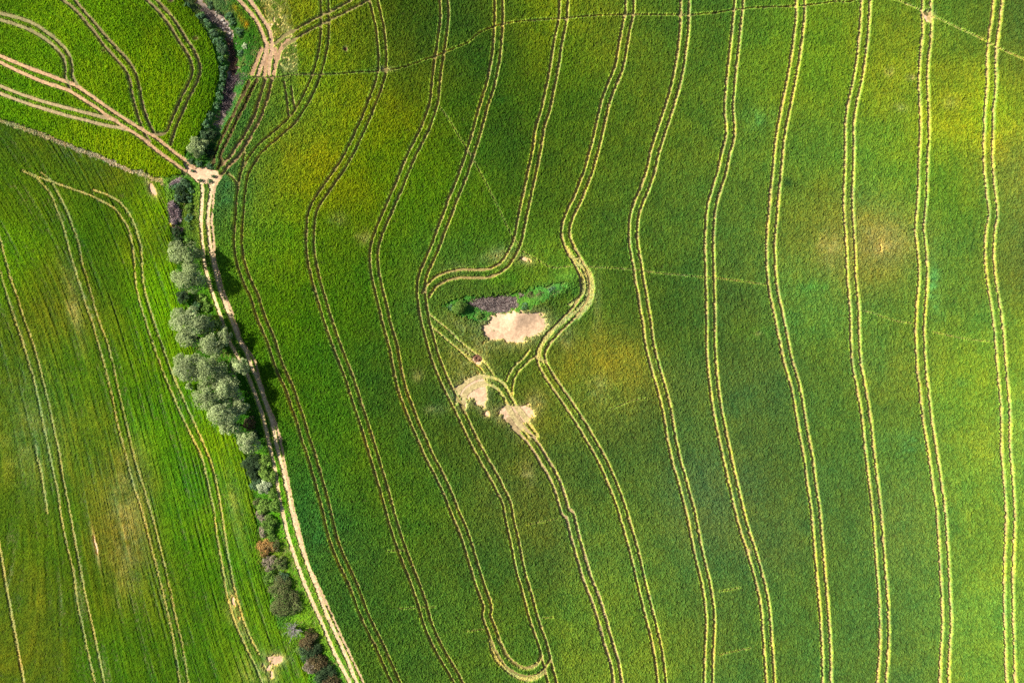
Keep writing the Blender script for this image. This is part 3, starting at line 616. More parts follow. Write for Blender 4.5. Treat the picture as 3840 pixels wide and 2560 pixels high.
# ------------------------------------------------------------------ press the tracks into it
prof = np.ones((NY, NX), np.float32)          # 1 = standing crop, 0 = wheel has been
floor_left = np.zeros((NY, NX), np.float32)
straw_in = np.zeros((NY, NX), np.float32)
rimd = np.full((NY, NX), 9.0, np.float32)
tid = np.full((NY, NX), -1, np.int16)
edge_n = (0.07 * n_fine + 0.06 * n_f2 + 0.05 * white).astype(np.float32)
for k, t in enumerate(TRACKS):
    for pts, wd in t['lines']:
        p = spline(P2W(pts), 0.12)
        R = wd / 2 + t['soft'] + 0.3
        n = int(R / DX) + 1
        ci = np.round((p[:, 0] - X0) / DX).astype(int); cj = np.round((p[:, 1] - Y0) / DX).astype(int)
        ok = (ci > n) & (ci < NX - n - 1) & (cj > n) & (cj < NY - n - 1)
        p, ci, cj = p[ok], ci[ok], cj[ok]
        if len(p) == 0: continue
        a0, a1, b0, b1 = ci.min() - n, ci.max() + n + 1, cj.min() - n, cj.max() + n + 1
        d = np.full((b1 - b0, a1 - a0), 9.0, np.float32)
        for oj in range(-n, n + 1):
            for oi in range(-n, n + 1):
                if oi * oi + oj * oj > (n + 1) ** 2: continue
                ii, jj = ci + oi, cj + oj
                dd = np.hypot(gx[ii] - p[:, 0], gy[jj] - p[:, 1]).astype(np.float32)
                np.minimum.at(d, (jj - b0, ii - a0), dd)
        pr = sstep(wd / 2, wd / 2 + t['soft'], d + edge_n[b0:b1, a0:a1]).astype(np.float32)
        sub = prof[b0:b1, a0:a1]
        better = pr < sub
        prof[b0:b1, a0:a1] = np.where(better, pr, sub)
        st = straw_in[b0:b1, a0:a1]
        straw_in[b0:b1, a0:a1] = np.where(better, t['straw'], st)
        fl = floor_left[b0:b1, a0:a1]
        floor_left[b0:b1, a0:a1] = np.where(better, t['left'], fl)
        rimd[b0:b1, a0:a1] = np.minimum(rimd[b0:b1, a0:a1], np.maximum(d - wd / 2 - 0.5 * t['soft'], 0))
        ti = tid[b0:b1, a0:a1]
        tid[b0:b1, a0:a1] = np.where((d < wd / 2 + t['soft'] + 0.12) & (better | (ti < 0)), k, ti)
fl_h = floor_left * (1 + 0.5 * lump)
Hn = H * (prof + (1 - prof) * np.clip(fl_h, 0, 0.9))
bent = ((1 - prof) * straw_in)[..., None]
tint = tint * (1 - bent) + (lin((188, 184, 96)).astype(np.float32) * 0.5) * bent
lit_rim = (prof > 0.5) & (rimd < 0.26) & (zone != 3)
lit_rimw = (np.where(lit_rim, 0.85 * (1 - rimd / 0.26), 0) * (floor_left < 0.5) * np.clip(0.8 + 0.4 * white2, 0, 1))[..., None].astype(np.float32)
tint = tint * (1 - lit_rimw) + (lin((196, 205, 96)) * np.array(GAIN[1]) * 1.25).astype(np.float32) * lit_rimw
# stems are straw coloured below the leaves, and the plants beside a wheel rut are bent and paler, with the sunlit rut edge painted into their tint
rel = np.clip(Hn / (full * 0.8), 0, 1)
stem = (1 - sstep(0.25, 0.8, rel))[..., None].astype(np.float32) * 0.75
stem_col = lin((222, 206, 120)).astype(np.float32) * 0.62
tint = tint * (1 - stem) + stem_col * stem
leafv = 1 + 0.18 * n_fine + 0.12 * n_f2 + 0.12 * n_mid + 0.10 * n_big + 0.3 * white
yv = 0.12 * n_huge + 0.10 * n_big + 0.10 * n_f2 + 0.14 * white2
tint = tint * leafv[..., None]
tint[..., 0] *= 1 + yv + np.where(zone == 3, 0.3 * streak, 0) + np.where(zone == 2, 0.1 * rows_up, 0) + np.where(zone == 1, 0.06 * rows_main, 0)
tint[..., 2] *= 1 - yv
tint[zone == 3] *= (1 + 0.24 * streak[zone == 3])[:, None]

# ------------------------------------------------------------------ ground: one sheet out to the horizon, fine where the picture looks
gs = 0.3
fx = np.concatenate([-np.geomspace(1500, 127, 26), np.arange(-122, 122.01, gs), np.geomspace(127, 1500, 26)])
fy = np.concatenate([-np.geomspace(1500, 90, 26), np.arange(-85, 85.01, gs), np.geomspace(90, 1500, 26)])
mx, my = np.meshgrid(fx, fy)
gz = land(mx, my)
ii = np.clip(np.round((mx - X0) / DX).astype(int), 0, NX - 1); jj = np.clip(np.round((my - Y0) / DX).astype(int), 0, NY - 1)
rough = 0.035 * n_f2[jj, ii] + 0.03 * n_fine[jj, ii] - 0.05
near = (np.abs(mx) < 121) & (np.abs(my) < 84)
gz = gz + np.where(near, rough, -0.05)
soil = lin((228, 190, 152)).astype(np.float32) * 0.62
soil_wet = lin((120, 98, 74)).astype(np.float32) * 0.62
gc = np.empty(mx.shape + (3,), np.float32)
gc[:] = soil
gc *= (1 + 0.16 * n_mid[jj, ii] + 0.14 * n_f2[jj, ii] + 0.1 * white[jj, ii])[..., None]
mm = (gully_m | reed_m)[jj, ii] & near
gc[mm] = lin((150, 132, 118)) * 0.62 * (1 + 0.3 * n_fine[jj, ii][mm] + 0.25 * n_mid[jj, ii][mm])[:, None]
mm = junc_m[jj, ii] & near
gc[mm] = lin((236, 196, 156)) * 0.62 * (1 + 0.1 * n_fine[jj, ii][mm] + 0.12 * n_mid[jj, ii][mm])[:, None]
gc[~near] = lin((90, 120, 42)) * 0.62
nyg, nxg = mx.shape
idx = np.arange(nyg * nxg).reshape(nyg, nxg)
faces = np.stack([idx[:-1, :-1], idx[:-1, 1:], idx[1:, 1:], idx[1:, :-1]], -1).reshape(-1, 4)
g = mesh_obj("ground", np.stack([mx, my, gz], -1).reshape(-1, 3), faces, gc.reshape(-1, 3), M_SOIL, smooth=True)
tag(g, "sandy soil of the rolling farmland under the crops", kind="structure")

# ------------------------------------------------------------------ crops and wheel tracks as meshes cut from the height map
jx = rng.uniform(-0.04, 0.04, (NY, NX)).astype(np.float32)
jy = rng.uniform(-0.04, 0.04, (NY, NX)).astype(np.float32)
hmax = np.maximum(np.maximum(Hn[:-1, :-1], Hn[1:, :-1]), np.maximum(Hn[:-1, 1:], Hn[1:, 1:]))
crop_cell = hmax > 0.045
czone = zone[:-1, :-1]

def cut(name, cells, z, col, mat):
    j, i = np.nonzero(cells)
    quad = np.stack([j * NX + i, j * NX + i + 1, (j + 1) * NX + i + 1, (j + 1) * NX + i], 1)
    used = np.zeros(NY * NX, bool)
    used[quad.ravel()] = True
    remap = np.cumsum(used) - 1
    v = np.nonzero(used)[0]
    co = np.stack([(GX + jx).ravel()[v], (GY + jy).ravel()[v], z.ravel()[v]], 1)
    return mesh_obj(name, co, remap[quad], col.reshape(-1, 3)[v], mat)

zc = GZ + Hn - 0.01
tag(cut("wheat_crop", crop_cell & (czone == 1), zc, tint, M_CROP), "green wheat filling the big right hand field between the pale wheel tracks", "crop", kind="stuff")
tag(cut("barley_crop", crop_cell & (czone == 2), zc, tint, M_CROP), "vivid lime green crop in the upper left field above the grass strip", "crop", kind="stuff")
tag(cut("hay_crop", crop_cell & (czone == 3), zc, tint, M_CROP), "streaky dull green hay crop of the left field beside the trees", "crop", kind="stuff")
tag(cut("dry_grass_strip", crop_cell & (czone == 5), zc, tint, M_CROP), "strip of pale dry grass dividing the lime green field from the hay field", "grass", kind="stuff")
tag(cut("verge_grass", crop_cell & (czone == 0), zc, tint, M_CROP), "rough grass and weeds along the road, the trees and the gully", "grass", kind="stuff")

fcol = np.zeros((NY, NX, 3), np.float32)
grain = (1 + 0.22 * n_fine + 0.16 * n_f2 + 0.12 * white)[..., None]
zf = GZ + 0.03 + 0.02 * n_fine
tcell = tid[:-1, :-1]
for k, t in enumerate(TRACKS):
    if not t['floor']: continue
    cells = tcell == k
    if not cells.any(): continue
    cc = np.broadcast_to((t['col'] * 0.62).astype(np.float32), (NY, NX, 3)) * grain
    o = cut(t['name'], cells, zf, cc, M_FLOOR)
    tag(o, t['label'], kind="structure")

# ------------------------------------------------------------------ trees, shrubs, reeds
def tube(path, radii, sides=7):
    """tapered tube along a path -> verts, quads"""
    path = np.asarray(path, float); n = len(path)
    t = np.gradient(path, axis=0); t /= np.linalg.norm(t, axis=1)[:, None] + 1e-9
    ref = np.where(np.abs(t[:, 2:3]) > 0.9, np.array([[1.0, 0, 0]]), np.array([[0, 0, 1.0]]))
    u = np.cross(t, ref); u /= np.linalg.norm(u, axis=1)[:, None] + 1e-9
    v = np.cross(t, u)
    an = np.linspace(0, 2 * np.pi, sides, endpoint=False)
    co = (path[:, None] + (u[:, None] * np.cos(an)[None, :, None] + v[:, None] * np.sin(an)[None, :, None]) * np.asarray(radii)[:, None, None]).reshape(-1, 3)
    i = np.arange(n - 1)[:, None] * sides; k = np.arange(sides)[None]; k2 = (k + 1) % sides
    q = np.stack([i + k, i + k2, i + sides + k2, i + sides + k], -1).reshape(-1, 4)
    return co, q

def tubes(name, list_, col, parent, var=0.15):
    V, Q, c, off = [], [], [], 0
    for path, rad in list_:
        co, q = tube(path, rad)
        V.append(co); Q.append(q + off); off += len(co)
        c.append(np.tile(lin(col) * 0.5 * random.uniform(1 - var, 1 + var), (len(co), 1)))
    return mesh_obj(name, np.vstack(V), np.vstack(Q), np.vstack(c), M_BARK, parent, smooth=True)

def bend(p0, p1, n=6, wob=0.1, sag=0.0):
    p0, p1 = np.array(p0, float), np.array(p1, float)
    t = np.linspace(0, 1, n)[:, None]
    L = np.linalg.norm(p1 - p0)
    p = p0 + (p1 - p0) * t
    p[1:-1] += rng.normal(0, wob * L, (n - 2, 3)) * 0.5
    p[:, 2] += sag * L * np.sin(np.pi * t[:, 0])
    return p

def leaf_quads(pos, nrm, size, aspect=0.62):
    n = len(pos)
    nrm = nrm / (np.linalg.norm(nrm, axis=1)[:, None] + 1e-9)
    r = rng.normal(0, 1, (n, 3))
    u = np.cross(nrm, r); u /= np.linalg.norm(u, axis=1)[:, None] + 1e-9
    v = np.cross(nrm, u)
    u = u * size[:, None] * 0.5; v = v * size[:, None] * 0.5 * aspect
    bow = nrm * size[:, None] * 0.12
    co = np.stack([pos - u, pos - v + bow, pos + u, pos + v + bow], 1).reshape(-1, 3)
    return co, np.arange(n * 4).reshape(-1, 4)

LEAFCOL = {'olive': (150, 166, 104), 'silver': (184, 196, 140), 'dark': (62, 82, 52), 'sage': (112, 150, 108), 'green': (100, 138, 56), 'lime': (150, 180, 82),
           'brown': (112, 92, 62), 'grey': (168, 152, 134), 'orange': (196, 150, 84), 'white': (212, 222, 178), 'yellow': (226, 206, 24), 'drab': (128, 126, 84), 'mid': (92, 116, 74)}
LG = 0.85

def foliage(name, lobes, leaf, cover, kind, parent, var=0.25):
    """leaf clumps on the shells of many lobes; lobes = (centre, radii)"""
    V, N, Sz, K = [], [], [], []
    base = lin(LEAFCOL[kind]) * LG
    alt = {'olive': 'silver', 'silver': 'olive', 'grey': 'drab', 'drab': 'green', 'orange': 'drab', 'dark': 'mid', 'sage': 'green', 'green': 'lime', 'lime': 'green', 'brown': 'drab', 'mid': 'sage', 'white': 'silver', 'yellow': 'lime'}[kind]
    base2 = lin(LEAFCOL[alt]) * LG
    for c, r in lobes:
        r = np.asarray(r, float)
        area = 4 * np.pi * ((r[0] * r[1] + r[0] * r[2] + r[1] * r[2]) / 3)
        n = max(12, int(area * cover / (leaf * leaf * 0.32)))
        d = rng.normal(0, 1, (n, 3)); d /= np.linalg.norm(d, axis=1)[:, None]
        d[:, 2] = np.where(d[:, 2] < -0.35, -d[:, 2], d[:, 2])
        rad = 1 - np.abs(rng.normal(0, 0.17, n))
        # twigs: leaves gather in little sprays with gaps between them
        k = rng.normal(0, 1, (max(6, n // 14), 3)); k /= np.linalg.norm(k, axis=1)[:, None]
        pick = rng.integers(0, len(k), n)
        d = d * 0.45 + k[pick] * 0.9 + 0
        d /= np.linalg.norm(d, axis=1)[:, None]
        d[:, 2] = np.where(d[:, 2] < -0.4, -d[:, 2], d[:, 2])
        rad = rad * (1 + 0.14 * rng.normal(0, 1, len(k))[pick])
        V.append(np.asarray(c) + d * r * rad[:, None])
        N.append(d + rng.normal(0, 0.55, (n, 3)) + np.array([0, 0, 0.5]))
        Sz.append(leaf * rng.uniform(0.55, 1.3, n))
        m = np.clip(rng.normal(0.3, 0.25, len(k))[pick] + rng.normal(0, 0.12, n), 0, 1)[:, None]
        b = (1 + var * rng.normal(0, 0.5)) * (1 + var * rng.normal(0, 0.6, len(k))[pick] + var * rng.normal(0, 0.5, n))
        K.append((base * (1 - m) + base2 * m) * np.clip(b, 0.35, 1.9)[:, None])
    co, q = leaf_quads(np.vstack(V), np.vstack(N), np.concatenate(Sz))
    return mesh_obj(name, co, q, np.repeat(np.vstack(K), 4, 0), M_LEAF, parent)

def tree(x, y, rpx, h, kind, label, stretch=(1, 1), group=None, name="tree", lobes=15):
    b = P2W([(x, y)], 0.6 * h)[0]
    gz_ = float(land(b[0], b[1])) - 0.1
    e_ = tag(empty(name, (b[0], b[1], gz_)), label, "tree", group)
    R = rpx * S * 0.9
    L = []
    for i in range(lobes):
        a_ = i * 2.4 + random.uniform(-.4, .4); q = math.sqrt((i + 0.5) / lobes) * 0.78
        rr = R * random.uniform(0.30, 0.46)
        zz = h * (0.80 - 0.42 * q * q + random.uniform(-0.08, 0.06))
        L.append(((R * q * math.cos(a_) * stretch[0], R * q * math.sin(a_) * stretch[1], zz), (rr, rr, rr * 0.78)))
    tr = 0.09 + 0.022 * h
    top = (random.uniform(-.3, .3), random.uniform(-.3, .3), h * 0.62)
    tubes("trunk", [(bend((0, 0, -0.2), top, 8, 0.06), np.linspace(tr, tr * 0.45, 8))], (120, 106, 90), e_)
    limbs = []
    for c, r in L[::2]:
        s0 = np.array(top) * random.uniform(0.45, 0.95)
        limbs.append((bend(s0, np.array(c) + [0, 0, r[2] * 0.3], 6, 0.12), np.linspace(tr * 0.4, 0.025, 6)))
    tubes("limbs", limbs, (150, 134, 112), e_)
    foliage("crown", L, 0.30, 0.62, kind, e_)
    return e_

def bush(x, y, rpx, h, kind, label, stretch=(1, 1), turn=0.0, group=None, name="shrub", cat="shrub", leaf=0.24, cover=0.75):
    b = P2W([(x, y)], 0.5 * h)[0]
    gz_ = float(land(b[0], b[1])) - 0.08
    e_ = tag(empty(name, (b[0], b[1], gz_)), label, cat, group)
    R = rpx * S
    n = max(5, int(5 + R * 3))
    ct, st = math.cos(math.radians(turn)), math.sin(math.radians(turn))
    L = []
    for i in range(n):
        a_ = i * 2.4 + random.uniform(-.5, .5); q = math.sqrt((i + 0.3) / n) * 0.75
        rr = R * random.uniform(0.32, 0.52)
        px_, py_ = R * q * math.cos(a_) * stretch[0], R * q * math.sin(a_) * stretch[1]
        hh = min(h * 0.45, rr * 1.1)
        L.append(((px_ * ct - py_ * st, px_ * st + py_ * ct, h * (0.62 - 0.3 * q * q) * random.uniform(0.75, 1.1)), (rr, rr, hh)))
    st_ = [(bend((random.uniform(-.1, .1), random.uniform(-.1, .1), -0.1), np.array(c) * [0.9, 0.9, 1.0], 5, 0.1), np.linspace(0.035, 0.012, 5)) for c, r in L]
    tubes("stems", st_, (112, 96, 78), e_)
    foliage("foliage", L, leaf, cover, kind, e_, 0.3)
    return e_

TREES = [
 (690, 948, 60, 6.0, 'olive', "northernmost olive green tree of the roadside row, leaning out over the hay field", (1.25, .85)),
 (712, 1042, 66, 6.5, 'olive', "second grey green tree from the top of the roadside row, shading the road", (1.1, .95)),
 (712, 1205, 66, 6.5, 'silver', "pale tree with a pointed tip over the hay field, just below the dusky shrub", (1.25, .9)),
 (772, 1218, 44, 5.0, 'olive', "small green tree tucked in behind the pale pointed one, beside the road", (1.1, 1)),
 (706, 1268, 46, 5.5, 'olive', "greyish tree above the fallen dark trunk on the hay field side", (1, 1)),
 (795, 1290, 52, 6.0, 'silver', "silvery tree right of the fallen dark trunk", (1.1, .9)),
 (842, 1258, 34, 4.6, 'silver', "small silvery tree closest to the narrowest stretch of road", (1, 1.2)),
 (708, 1380, 62, 7.0, 'silver', "tree whose silvery crown reaches farthest left over the hay field", (1.1, 1)),
 (790, 1385, 66, 7.5, 'olive', "tall tree in the middle of the biggest clump of the row", (1.1, 1)),
 (898, 1372, 40, 5.4, 'silver', "light crowned tree hanging over the wheel strips of the road", (1.1, 1)),
 (846, 1452, 60, 7.0, 'silver', "tree of the big clump right against the shaded road", (1, 1)),
 (778, 1490, 58, 6.8, 'olive', "tree at the lower left of the big clump above a hay field bay", (1, 1.1)),
 (838, 1545, 60, 7.0, 'silver', "broad silvery tree at the lower end of the big clump", (1.15, .9)),
 (900, 1522, 40, 5.6, 'silver', "narrow silvery tree above the brown bush in the shaded road edge", (.9, 1.1)),
 (858, 1598, 40, 5.6, 'silver', "tree with a drooping pale tip at the foot of the big clump", (1.2, .8)),
 (930, 1660, 46, 5.6, 'silver', "southernmost round silvery tree of the row, standing alone", (1, 1.1)),
]
for q in TREES:
    tree(q[0], q[1], q[2], q[3] * 1.25, *q[4:], group="trees along the farm road")

BUSHES = [
 # along the farm road, top to bottom
 (655, 700, 13, 1.2, 'sage', "pale bluish bush at the edge of the hay field just below the soil junction"),
 (690, 690, 22, 2.0, 'mid', "dark green shrub right below the soil junction"),
 (672, 715, 22, 2.0, 'dark', "blackish shrub between the junction shrub and the pinkish dry brush"),
 (668, 742, 20, 1.8, 'mid', "grey green shrub touching the top of the pinkish dry brush"),
 (692, 738, 20, 2.0, 'dark', "dark shrub casting a black shadow on the leafy strip by the road"),
 (718, 712, 14, 1.0, 'sage', "top clump of the leafy green strip along the road"),
 (712, 745, 16, 1.1, 'sage', "second clump of the leafy green strip along the road"),
 (710, 780, 17, 1.1, 'green', "middle clump of the leafy green strip along the road"),
 (711, 818, 17, 1.1, 'sage', "fourth clump of the leafy green strip along the road"),
 (712, 852, 15, 1.0, 'green', "lowest clump of the leafy green strip, above the pale bare patch"),
 (641, 842, 8, 0.8, 'yellow', "small bush in bright yellow flower at the hay field edge"),
 (662, 868, 19, 1.6, 'dark', "dark shrub beside the bright yellow flowering bush"),
 (668, 905, 20, 1.7, 'dark', "dark shrub above the northernmost tree of the row"),
 (702, 905, 18, 1.5, 'green', "green shrub between the pale bare patch and the northernmost tree"),
 (684, 1114, 26, 2.4, 'dark', "dusky shrub between two grey green trees at the hay field edge"),
 (752, 1120, 24, 1.2, 'lime', "light green weed clump beside the road in the gap between the trees"),
 (776, 1150, 22, 1.2, 'green', "bushy green weeds beside the road under the small green tree"),
 (735, 1150, 20, 1.6, 'sage', "bluish green shrub in the gap between the trees"),
 (812, 1212, 22, 1.5, 'green', "shaded green shrub at the road edge right of the small green tree"),
 (710, 1447, 16, 2.6, 'silver', "small silvery sprig sticking out over the hay field below the big clump"),
 (934, 1588, 26, 2.2, 'brown', "rusty brown bush in the shade between two silvery trees"),
 (955, 1632, 22, 1.4, 'dark', "dark undergrowth at the shaded road edge beside the lone silvery tree"),
 (948, 1738, 28, 1.9, 'dark', "dark shrub below the lone silvery tree at the hay field edge"),
 (952, 1775, 22, 1.6, 'dark', "second dark shrub below the lone silvery tree"),
 (992, 1735, 22, 1.6, 'lime', "upper half of the tall yellow green weeds beside the road"),
 (1003, 1780, 24, 1.6, 'lime', "lower half of the tall yellow green weeds beside the road"),
 (964, 1815, 20, 1.5, 'mid', "grey green shrub left of the whitish bush"),
 (992, 1826, 22, 1.7, 'white', "whitish green bush below the tall yellow green weeds"),
 (1022, 1850, 16, 1.1, 'green', "low green weeds at the road edge right of the whitish bush"),
 (996, 1900, 24, 1.7, 'lime', "bright green shrub below the whitish bush"),
 (1030, 1895, 18, 1.3, 'green', "green shrub with a dark shadow on the bright shrub beside it"),
 (966, 1880, 15, 1.3, 'drab', "drab shrub at the hay field edge left of the bright green one"),
 (983, 1938, 18, 1.5, 'grey', "greyish twiggy shrub above the pale grey dry bush"),
 (1013, 1966, 25, 1.9, 'green', "leafy green shrub right of the pale grey dry bush"),
 (990, 1990, 19, 1.7, 'grey', "pale grey dry bush above the orange brown bush"),
 (1020, 2016, 16, 1.4, 'green', "small green shrub between the grey bush and the orange brown bush"),
 (1003, 2054, 26, 1.8, 'orange', "orange brown bush beside a dark hollow at the hay field edge"),
 (1036, 2045, 17, 1.4, 'drab', "brownish shrub right of the orange brown bush"),
 (1014, 2112, 24, 1.7, 'grey', "grey brown bush below the orange brown bush"),
 (1044, 2112, 24, 1.6, 'drab', "mixed brown and green shrub facing the road below the orange brown bush"),
 (1012, 2165, 21, 1.4, 'green', "green shrub with bluish weeds below the grey brown bush"),
 (1062, 2170, 20, 1.5, 'mid', "shrub at the road side above the large drab bush"),
 (1056, 2205, 36, 2.2, 'drab', "large drab bush between the grey brown bush and the dead tree"),
 (1072, 2262, 42, 2.4, 'drab', "largest drab green bush, right above the bare dead tree"),
 (1052, 2255, 14, 0.9, 'sage', "bluish weed clump left of the largest drab bush"),
 (1062, 2290, 14, 0.9, 'sage', "bluish weed clump above left of the dead tree"),
 (1158, 2400, 30, 2.0, 'brown', "dark brown bush right below the dead tree"),
 (1166, 2440, 32, 2.0, 'dark', "dark thicket below the dark brown bush"),
 (1190, 2482, 32, 2.0, 'brown', "dark brown thicket near the bottom edge beside a greyish bush"),
 (1168, 2492, 24, 1.5, 'grey', "greyish bush at the hay field edge near the bottom"),
 (1216, 2522, 30, 1.9, 'dark', "dark thicket at the bottom edge above the last bush"),
 (1236, 2560, 30, 1.8, 'brown', "last brown bush, cut by the bottom edge of the photo"),
 (1120, 2440, 14, 0.8, 'lime', "small lime green weed clump below the dead tree"),
 # along the dry gully
 (704, 20, 14, 1.0, 'sage', "grey green shrub at the very top of the gully, left bank"),
 (753, 61, 17, 1.1, 'sage', "bushy sage shrub second from the top on the left gully bank"),
 (778, 88, 17, 1.1, 'sage', "sage shrub on the left gully bank above the bare slope"),
 (800, 125, 18, 1.2, 'mid', "dark sage shrub below the bare slope of the left gully bank"),
 (818, 156, 22, 1.4, 'sage', "large sage shrub where the left gully bank turns"),
 (834, 188, 20, 1.4, 'mid', "dark green shrub over the gully bed right of the large sage shrub"),
 (831, 221, 15, 1.2, 'sage', "sage shrub on the gully bank beside the boomerang tracks"),
 (848, 215, 14, 1.2, 'green', "small green shrub inside the gully bend"),
 (836, 258, 17, 1.2, 'sage', "upper one of two pale sage shrubs beside the purple dry twigs"),
 (834, 292, 17, 1.2, 'sage', "lower one of two pale sage shrubs beside the purple dry twigs"),
 (830, 326, 16, 1.2, 'sage', "pale shrub where the gully begins to turn left"),
 (822, 358, 17, 1.2, 'sage', "pale green shrub left of the dry twigs in the lower gully"),
 (814, 392, 16, 1.1, 'sage', "last pale green shrub before the dark thicket of the gully"),
 (790, 432, 16, 1.1, 'mid', "dusky shrub on the crop edge of the lower gully"),
 (774, 466, 17, 1.2, 'sage', "sage shrub above the dark thicket of the lower gully"),
 (796, 502, 20, 1.5, 'dark', "dark thicket in the lower gully"),
 (768, 505, 18, 1.4, 'mid', "shrub left of the dark thicket in the lower gully"),
 (735, 550, 36, 2.8, 'olive', "big round grey green bush at the foot of the gully"),
 (762, 538, 22, 2.2, 'olive', "grey twiggy bush touching the big round one at the gully foot"),
 (790, 572, 18, 1.2, 'dark', "dark weeds in the shadow of the big round bush"),
 (715, 606, 13, 0.8, 'mid', "green clump between the earth tracks and the big round bush"),
 (745, 614, 15, 0.9, 'sage', "green clump on the upper edge of the soil junction"),
 (788, 624, 15, 0.9, 'mid', "green clump at the right end of the soil junction"),
 (721, 642, 6, 0.5, 'mid', "tiny green tuft on the left part of the soil junction"),
 (750, 677, 9, 0.6, 'mid', "small green tuft at the lower edge of the soil junction"),
 (787, 680, 11, 0.6, 'sage', "bluish tuft in the lower right of the soil junction"),
 (800, 662, 8, 0.5, 'mid', "green tuft near the crop tip at the soil junction"),
 (858, 62, 17, 1.1, 'sage', "topmost bluish shrub on the right bank of the gully"),
 (873, 84, 17, 1.1, 'sage', "bluish shrub beside the orange flowers on the right gully bank"),
 (897, 118, 18, 1.2, 'sage', "bluish shrub at the lower end of the orange flowers"),
 (918, 172, 12, 0.8, 'white', "small whitish shrub in the green right of the gully bend"),
 (902, 200, 14, 0.8, 'sage', "low sage clump below the small whitish shrub"),
 (905, 240, 14, 0.8, 'lime', "pale weed clump above the pinkish dry brush on the right bank"),
 (788, 20, 15, 1.0, 'mid', "green shrub at the top edge of the photo right of the gully"),
 (820, 48, 12, 0.9, 'dark', "dark shrub on the bare upper right bank of the gully"),
 # the island in the big field
 (1722, 1150, 27, 2.3, 'green', "round green bush at the left end of the field island"),
 (1690, 1152, 12, 0.8, 'sage', "low pale clump left of the round bush on the field island"),
 (1800, 1186, 14, 0.8, 'green', "low weeds between the round bush and the bare soil on the island"),
 (1968, 1148, 16, 0.8, 'sage', "bluish weed clump right of the dry reeds on the island"),
 (1990, 1105, 15, 0.7, 'drab', "brown tipped weed clump on the upper edge of the island"),
 (2025, 1100, 15, 0.7, 'drab', "reddish weed clump in the right half of the island"),
 (1955, 1108, 13, 0.7, 'grey', "greyish weed clump at the right end of the dry reeds"),
 (2070, 1085, 16, 0.6, 'sage', "turquoise weed clump near the right tip of the island"),
]
for q in BUSHES:
    gy_ = "shrubs and weeds in the gully" if q[1] < 690 and q[0] < 960 else ("plants on the field island" if q[0] > 1600 else "shrubs along the farm road")
    tall = q[4] in ('dark', 'brown', 'grey', 'drab')
    s_ = 1.3 if (q[1] > 1690 and q[0] < 1300) else 1.0
    bush(q[0], q[1], q[2] * s_, *q[3:], group=gy_, leaf=0.2 if q[2] < 16 else 0.25, cover=0.6 if tall else 0.8, turn=random.uniform(0, 180), stretch=(1.15, 0.9))

# dry reeds, brush and twigs: masses of loose stalks
def stalks(name, poly, n, length, tilt, cols, label, wid=0.035, height=0.0):
    p = P2W(poly)
    lo, hi = p.min(0), p.max(0)
    P = []
    while len(P) < n:
        c = rng.uniform(lo, hi)
        ins = False
        for k in range(len(p)):
            (xa, ya), (xb, yb) = p[k], p[(k + 1) % len(p)]
            if (c[1] >= min(ya, yb)) and (c[1] < max(ya, yb)) and c[0] < xa + (c[1] - ya) * (xb - xa) / (yb - ya): ins = not ins
        if ins: P.append(c)
    P = np.array(P)
    clump = lookup_noise(P[:, 0] / 0.9, P[:, 1] / 0.9, 31)
    base = np.stack([P[:, 0], P[:, 1], land(P[:, 0], P[:, 1]) - 0.1 + height * rng.uniform(0, 1, n) * (1 + clump)], 1)
    az = rng.uniform(0, 2 * np.pi, n); ti = np.radians(np.clip(rng.normal(tilt, 22, n), 5, 86))
    d = np.stack([np.sin(ti) * np.cos(az), np.sin(ti) * np.sin(az), np.cos(ti)], 1)
    L = (length * rng.uniform(0.5, 1.3, n) * (1 + 0.4 * clump))[:, None]
    s = np.cross(d, rng.normal(0, 1, (n, 3))); s /= np.linalg.norm(s, axis=1)[:, None]
    s *= wid * rng.uniform(0.6, 1.5, n)[:, None]
    b = np.cross(d, s) * 1.0
    top = base + d * L
    V = np.stack([base - s, base + s * 0.5 + b, base + s * 0.5 - b, top], 1).reshape(-1, 3)
    i = np.arange(n)[:, None] * 4
    Fc = np.concatenate([i + [0, 1, 3], i + [1, 2, 3], i + [2, 0, 3]], 1).reshape(-1, 3)
    cc = lin(np.array(cols)) * 0.75
    k = cc[rng.integers(0, len(cc), n)] * rng.uniform(0.6, 1.35, n)[:, None]
    o = mesh_obj(name, V, Fc, np.repeat(k, 4, 0), M_BARK, n=3)
    return tag(o, label, "dry brush", kind="stuff")

PURP = [(150, 128, 122), (116, 96, 92), (186, 166, 156), (88, 74, 70), (206, 190, 178)]
stalks("dry_reeds", POLY_REED, 5200, 0.7, 62, PURP, "flattened grey brown dry reeds in the hollow of the field island", 0.03, 0.2)
stalks("dry_brush", Z(620,640,4.48,[(75,540),(130,520),(210,600),(270,680),(300,800),(250,896),(130,890),(80,720)]), 2600, 0.6, 60, [(196, 168, 164), (166, 140, 138), (220, 200, 196), (120, 100, 98)], "pinkish grey dry brush above the bright yellow flowering bush", 0.035, 0.7)
stalks("dry_brush", Z(620,640,4.48,[(60,260),(120,190),(240,130),(300,160),(250,210),(140,240),(90,310)]), 1000, 0.5, 65, [(206, 180, 176), (176, 150, 146), (226, 206, 200)], "small patch of pinkish dry brush just below the soil junction", 0.035, 0.5)
stalks("dry_brush", Z(600,840,4.48,[(200,60),(300,40),(400,60),(400,190),(300,180),(220,140)]), 900, 0.5, 60, [(190, 160, 156), (150, 126, 120), (96, 84, 74)], "brown dry brush among the dark shrubs by the yellow bush", 0.035, 0.4)
